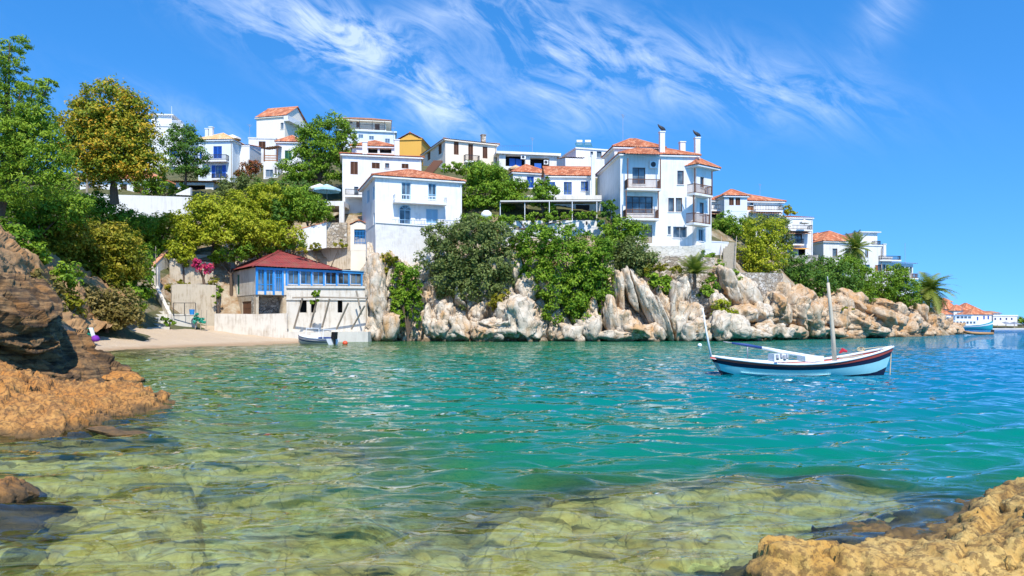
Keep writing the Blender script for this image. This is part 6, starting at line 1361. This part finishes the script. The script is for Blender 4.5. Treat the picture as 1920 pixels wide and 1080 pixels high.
# motor boat moored below the derelict house
pm = PW(594, 645.5); MBt = thing('motor_boat', 'small white motorboat with frame arch and black outboard below the derelict house', 'boat', pm); fm_ = Frame((pm[0], pm[1], 0), R(148))
st = [(x_, b_, zk_, zs_, .45) for (x_, b_, zk_, zs_) in ((-1.9, .78, -.15, .5), (-1.2, .85, -.18, .5), (-.4, .88, -.18, .53), (.5, .8, -.16, .6), (1.2, .6, -.12, .68), (1.8, .32, -.05, .77), (2.2, .04, .15, .85))]
ms_ = hull_loft(st, 11); band(MBt, fm_, ms_, 0, 10, 'hull', 'boat_white'); 
for (j0, o_) in ((6, .012), (8, .012)): band(MBt, fm_, ms_, j0, j0 + 1, 'stripe', 'boat_blue', o_)
mb = MB(); mb.poly([fm_((s[-1][0], s[-1][1], s[-1][2] - .18)) for s in ms_] + [fm_((s[-1][0], -s[-1][1], s[-1][2] - .18)) for s in ms_[::-1]]); mb.poly([fm_(p) for p in ms_[0]] + [fm_((p[0], -p[1], p[2])) for p in ms_[0][::-1]]); mb.build('deck', M['boat_white'], MBt)
for x_, h_ in ((.5, 1.35), (-1.5, 1.25)):
    mb = MB(); mb.tube([fm_((x_, -.75, .5)), fm_((x_, -.7, h_)), fm_((x_, .7, h_)), fm_((x_, .75, .5))], .035, 6); mb.build('frame_arch', M['boat_white'], MBt)
mb = MB(); mb.hexa([fm_(p) for p in ((-.1, -.4, .38), (.4, -.4, .38), (.4, .4, .38), (-.1, .4, .38), (0, -.35, .95), (.3, -.35, .95), (.3, .35, .95), (0, .35, .95))]); mb.build('console', M['boat_white'], MBt)
mb = MB(); mb.hexa([fm_(p) for p in ((-2.2, -.2, .45), (-1.85, -.2, .45), (-1.85, .2, .45), (-2.2, .2, .45), (-2.3, -.16, 1.05), (-1.9, -.16, 1.05), (-1.9, .16, 1.05), (-2.3, .16, 1.05))]); mb.tube([fm_((-2.08, 0, .5)), fm_((-2.1, 0, -.3))], [.12, .07], 7); mb.build('outboard_motor', M['black_plastic'], MBt)
mb = MB(); mb.hexa([fm_(p) for p in ((-1.2, -.5, .34), (-.7, -.5, .34), (-.7, .5, .34), (-1.2, .5, .34), (-1.2, -.5, .62), (-.7, -.5, .62), (-.7, .5, .62), (-1.2, .5, .62))]); mb.build('seat', M['boat_blue'], MBt)
p = PW(647, 645.5); mb = MB(); mb.lathe((p[0], p[1], -.1), [(.05, 0), (.2, .08), (.24, .2), (.17, .34), (.04, .4)], 10); tag(mb.build('mooring_buoy', M['buoy_orange'], smooth=True), 'orange mooring buoy beside the motorboat', 'buoy')
mb = MB(); mb.tube([fm_((-1.9, .5, .5)), np.array([p[0] - .8, p[1], .12]), np.array([p[0], p[1], .12])], .02, 5); tag(mb.build('mooring_rope', M['rope']), 'mooring rope from the motorboat to the orange buoy', 'rope')

# inflatable dinghy off the point
pd = PW(1834, 628); DG = thing('inflatable_dinghy', 'tan inflatable dinghy with dark outboard off the rocky point', 'boat', pd); fd = Frame((pd[0], pd[1], .0), R(172)); mb = MB(); L_ = 2.1
for sd in (-1, 1): mb.tube([fd((-L_, sd * .6, .25)), fd((0, sd * .65, .25)), fd((1.2, sd * .55, .32)), fd((1.8, sd * .3, .45)), fd((2.1, 0, .52))], [.2, .24, .24, .22, .2], 9)
mb.build('tube', M['rubber_tan'], DG, True); mb = MB(); mb.hexa([fd(q_) for q_ in ((-2, -.5, .05), (1.5, -.4, .1), (1.5, .4, .1), (-2, .5, .05), (-2, -.5, .2), (1.5, -.4, .25), (1.5, .4, .25), (-2, .5, .2))]); mb.build('floor', M['dark_wood'], DG)
mb = MB(); mb.hexa([fd(q_) for q_ in ((-2.4, -.18, .3), (-2., -.18, .3), (-2., .18, .3), (-2.4, .18, .3), (-2.45, -.14, .85), (-2.05, -.14, .85), (-2.05, .14, .85), (-2.45, .14, .85))]); mb.build('outboard_motor', M['black_plastic'], DG)

# ------------------------------------------------------------------ far harbour town
Yf = 280.
mb = MB(); a, b = P(1690, 618, Yf), P(2300, 618, Yf); mb.box((a[0], Yf - 2, -2), (b[0], Yf + 90, .55)); q0 = mb.build('far_quay', M['old_concrete']); tag(q0, kind='structure')
xs_ = np.linspace(120, 420, 60); ys_ = np.linspace(Yf + 4, Yf + 150, 40); XX, YY = np.meshgrid(xs_, ys_); hh = np.exp(-((XX - 158) / 42) ** 2) * 9.5 * np.clip((YY - Yf - 4) / 30, 0, 1) * np.clip((Yf + 150 - YY) / 30, 0, 1) + .4
tag(np_mesh('far_hill', np.stack([XX.ravel(), YY.ravel(), hh.ravel()], 1), gridfaces(60, 40), M['hill_soil']), kind='structure')
def far_house(label, pl, pr, pyb, pye, dy, wins, rise=1.4, kind='hip', fr='grey_blue_paint', wall='white_plaster', mat='terracotta_tiles'):
    B = bld('harbour_house', label, pl, pr, Yf + dy, 4, pyb, pye, 8, wall, group='houses of the far harbour town'); hp = (pyb - pye)
    for (x, y0, y1) in wins: B.opening('f', x - 1.5, y0, x + 1.5, y1, 's', fr)
    B.roof(kind, rise, .4 if kind != 'flat' else .15, mat, False); B.wall()
far_house('harbour house partly behind the palm with pale walls', 1762, 1785, 612, 590, 12, [(1768, 594, 599), (1777, 594, 599)])
far_house('topmost harbour house on the hill with a small terrace', 1768, 1785, 580, 567, 40, [(1780, 568, 573)], 1.2)
far_house('harbour house with the steep orange roof below the topmost one', 1772, 1796, 600, 580, 28, [(1779, 584, 589), (1788, 584, 589)], 2.2)
far_house('long orange roofed harbour house above the ferry', 1788, 1822, 600, 583, 24, [(1796, 586, 590), (1806, 586, 590), (1815, 586, 590)], 1.6)
far_house('orange hip roofed harbour house in the middle of the row', 1808, 1836, 596, 581, 34, [(1818, 585, 589), (1828, 585, 589)], 1.8)
far_house('white harbour house behind the ferry wheelhouse', 1786, 1808, 612, 597, 8, [(1792, 600, 605), (1800, 600, 605)], .4, 'flat')
far_house('white harbour house with flat roof right of the wheelhouse', 1808, 1824, 612, 594, 10, [(1813, 597, 602), (1819, 597, 602)], .4, 'flat')
far_house('harbour house with orange roof and blue doors by the quay', 1820, 1860, 612, 590, 6, [(1833, 594, 602), (1845, 592, 599), (1853, 592, 599)], 1.6, 'hip', 'blue_paint')
far_house('low long white harbour house with four dark blue windows', 1862, 1908, 612, 593, 10, [(1866, 596, 600), (1876, 596, 600), (1887, 596, 600), (1897, 596, 600)], .5, 'flat', 'boat_blue')
far_house('brown roofed harbour house behind the long white one', 1856, 1876, 600, 588, 30, [(1862, 590, 593)], 1.0, 'hip', 'dark_wood', 'white_plaster', 'brown_tiles')
for i, (x0, x1, lb) in enumerate(((1852, 1870, 'cream cafe awning on the far quay nearest the ferry bow'), (1870, 1886, 'cream cafe awning on the far quay left of the dark one'), (1886, 1902, 'dark cafe awning on the far quay'), (1903, 1918, 'dark cafe awning at the right end of the far quay'))):
    T = thing('cafe_awning', lb, 'awning', P((x0 + x1) / 2, 617, Yf + 2), 'cafe awnings on the far quay'); mb = MB(); a, b = P(x0, 608, Yf + 1), P(x1, 608, Yf + 1); m_ = (a + b) / 2
    mb.poly([a, b, b + [0, 5, .2], a + [0, 5, .2]]); mb.poly([a, b, m_ + [0, 2.5, 1.]]); mb.poly([b, b + [0, 5, .2], m_ + [0, 2.5, 1.]]); mb.poly([a, m_ + [0, 2.5, 1.], a + [0, 5, .2]]); mb.build('canopy', M['canvas' if i < 2 else 'grey_metal'], T)
    for q_ in (a, b, a + [0, 5, .2], b + [0, 5, .2]): mb = MB(); mb.tube([(q_[0], q_[1], .5), q_], .06, 5); mb.build('post', M['weathered_wood'], T)
plant('harbour_tree', 'round green tree at the far right end of the harbour', Yf + 12, [(1913, 603, 7, 6), (1920, 600, 8, 8), (1926, 604, 8, 7)], 'mid_leaves', (1918, 617, Yf + 12), .4, .6, 'tree', None, trunk=.3, clump=1.2)
# ferry
pf = P(1812, 619, Yf - 8); FE = thing('ferry_boat', 'white and teal excursion ferry moored at the far harbour', 'ferry', pf); ff = Frame((pf[0], pf[1], 0), R(-6))
st = [(x_, b_, -.3, zs_, .4) for (x_, b_, zs_) in ((-7.5, 2., 1.5), (-5, 2.2, 1.5), (0, 2.3, 1.6), (4, 2.1, 1.9), (7, 1.3, 2.5), (9, .1, 3.2))]
fs = hull_loft(st, 9); band(FE, ff, fs, 0, 8, 'hull', 'teal_paint'); band(FE, ff, fs, 6, 7, 'stripe', 'boat_white', .03)
mb = MB(); mb.poly([ff((s[-1][0], s[-1][1], s[-1][2] - .1)) for s in fs] + [ff((s[-1][0], -s[-1][1], s[-1][2] - .1)) for s in fs[::-1]]); mb.build('deck', M['boat_white'], FE)
def fbox(name, x0, x1, hb, z0, z1, mat, par=FE, y0=None): mb = MB(); y_ = -hb if y0 is None else y0; mb.hexa([ff(q_) for q_ in ((x0, y_, z0), (x1, y_, z0), (x1, hb, z0), (x0, hb, z0), (x0, y_, z1), (x1, y_, z1), (x1, hb, z1), (x0, hb, z1))]); return mb.build(name, M[mat], par)
cb_ = fbox('cabin', -7, 3.2, 1.9, 1.4, 3.4, 'boat_white'); wh = fbox('wheelhouse', -4.5, 1.2, 1.6, 3.41, 5.2, 'boat_white'); fbox('canopy', -5.2, 1.8, 1.8, 5.21, 5.35, 'pale_blue_paint')
for i in range(8): fbox('window', -6.6 + i * 1.15, -5.9 + i * 1.15, -1.88, 2.2, 3., 'glass', cb_, -1.93)
for i in range(4): fbox('window', -4.1 + i * 1.3, -3.1 + i * 1.3, -1.58, 4.1, 4.9, 'glass', wh, -1.64)
mb = MB(); mb.bar(ff((-1.5, 0, 5.3)), ff((-1.5, 0, 8.2)), .1); mb.bar(ff((-1.5, -.8, 7.)), ff((-1.5, .8, 7.)), .06); mb.build('mast', M['grey_metal'], FE)

# ------------------------------------------------------------------ beach things
b_ = P(165, 639, 48.6); CHR = thing('beach_chair', 'folded green beach chair frame standing on the shingle under the oleander', 'chair', b_); s_ = 48.6 / F
for i in range(5): mb = MB(); x_ = (150 - 160 + i * 4.6) * s_; mb.bar(b_ + [x_, 0, 0], b_ + [x_, .1, 24 * s_], .05); mb.build('slat', M['green_plastic'], CHR)
mb = MB()
for z_ in (4, 13, 23): mb.bar(b_ + [-11 * s_, .02, z_ * s_], b_ + [9 * s_, .02, z_ * s_], .06)
mb.build('frame', M['green_plastic'], CHR)
mb = MB(); mb.hexa([b_ + np.array(q_) * [s_, 1, s_] for q_ in ((9, -.06, 4), (16, -.06, 4), (16, .0, 4), (9, .0, 4), (2, -.06, 25), (9, -.06, 25), (9, .0, 25), (2, .0, 25))]); tag(mb.build('towel', M['white_paint']), 'white towel draped over the green beach chair', 'towel')
mb = MB(); mb.lathe(b_ + [17 * s_, -.2, -.05], [(.1, 0), (.25, .05), (.28, .2), (.16, .38), (.03, .42)], 9); tag(mb.build('beach_bag', M['purple_cloth'], smooth=True), 'purple bag on the shingle next to the green chair', 'bag')
b_ = P(374, 615, 70.4); NET = thing('fishing_gear', 'heap of green and blue fishing nets on a rack by the low beach wall', 'fishing gear', b_)
V, Fq, tt = crown([(*(P(370, 600, 70.5)), .35, .25, .6), (*(P(378, 606, 70.5)), .3, .25, .45)], 900, .11, 77, clump=.2); np_mesh('net', V, Fq, M['green_plastic'], NET, False)
mb = MB()
for x_ in (-.4, .1, .6): mb.bar(b_ + [x_, 0, -.2], b_ + [x_ + .05, .1, 1.7], .05)
mb.build('rack', M['weathered_wood'], NET)
mb = MB(); a = P(360, 590, 70.6); mb.lathe(a, [(.2, 0), (.26, .5), (.22, .5), (.17, .05)], 10); tag(mb.build('bucket', M['bright_blue_paint']), 'blue bucket on the low beach wall', 'bucket')
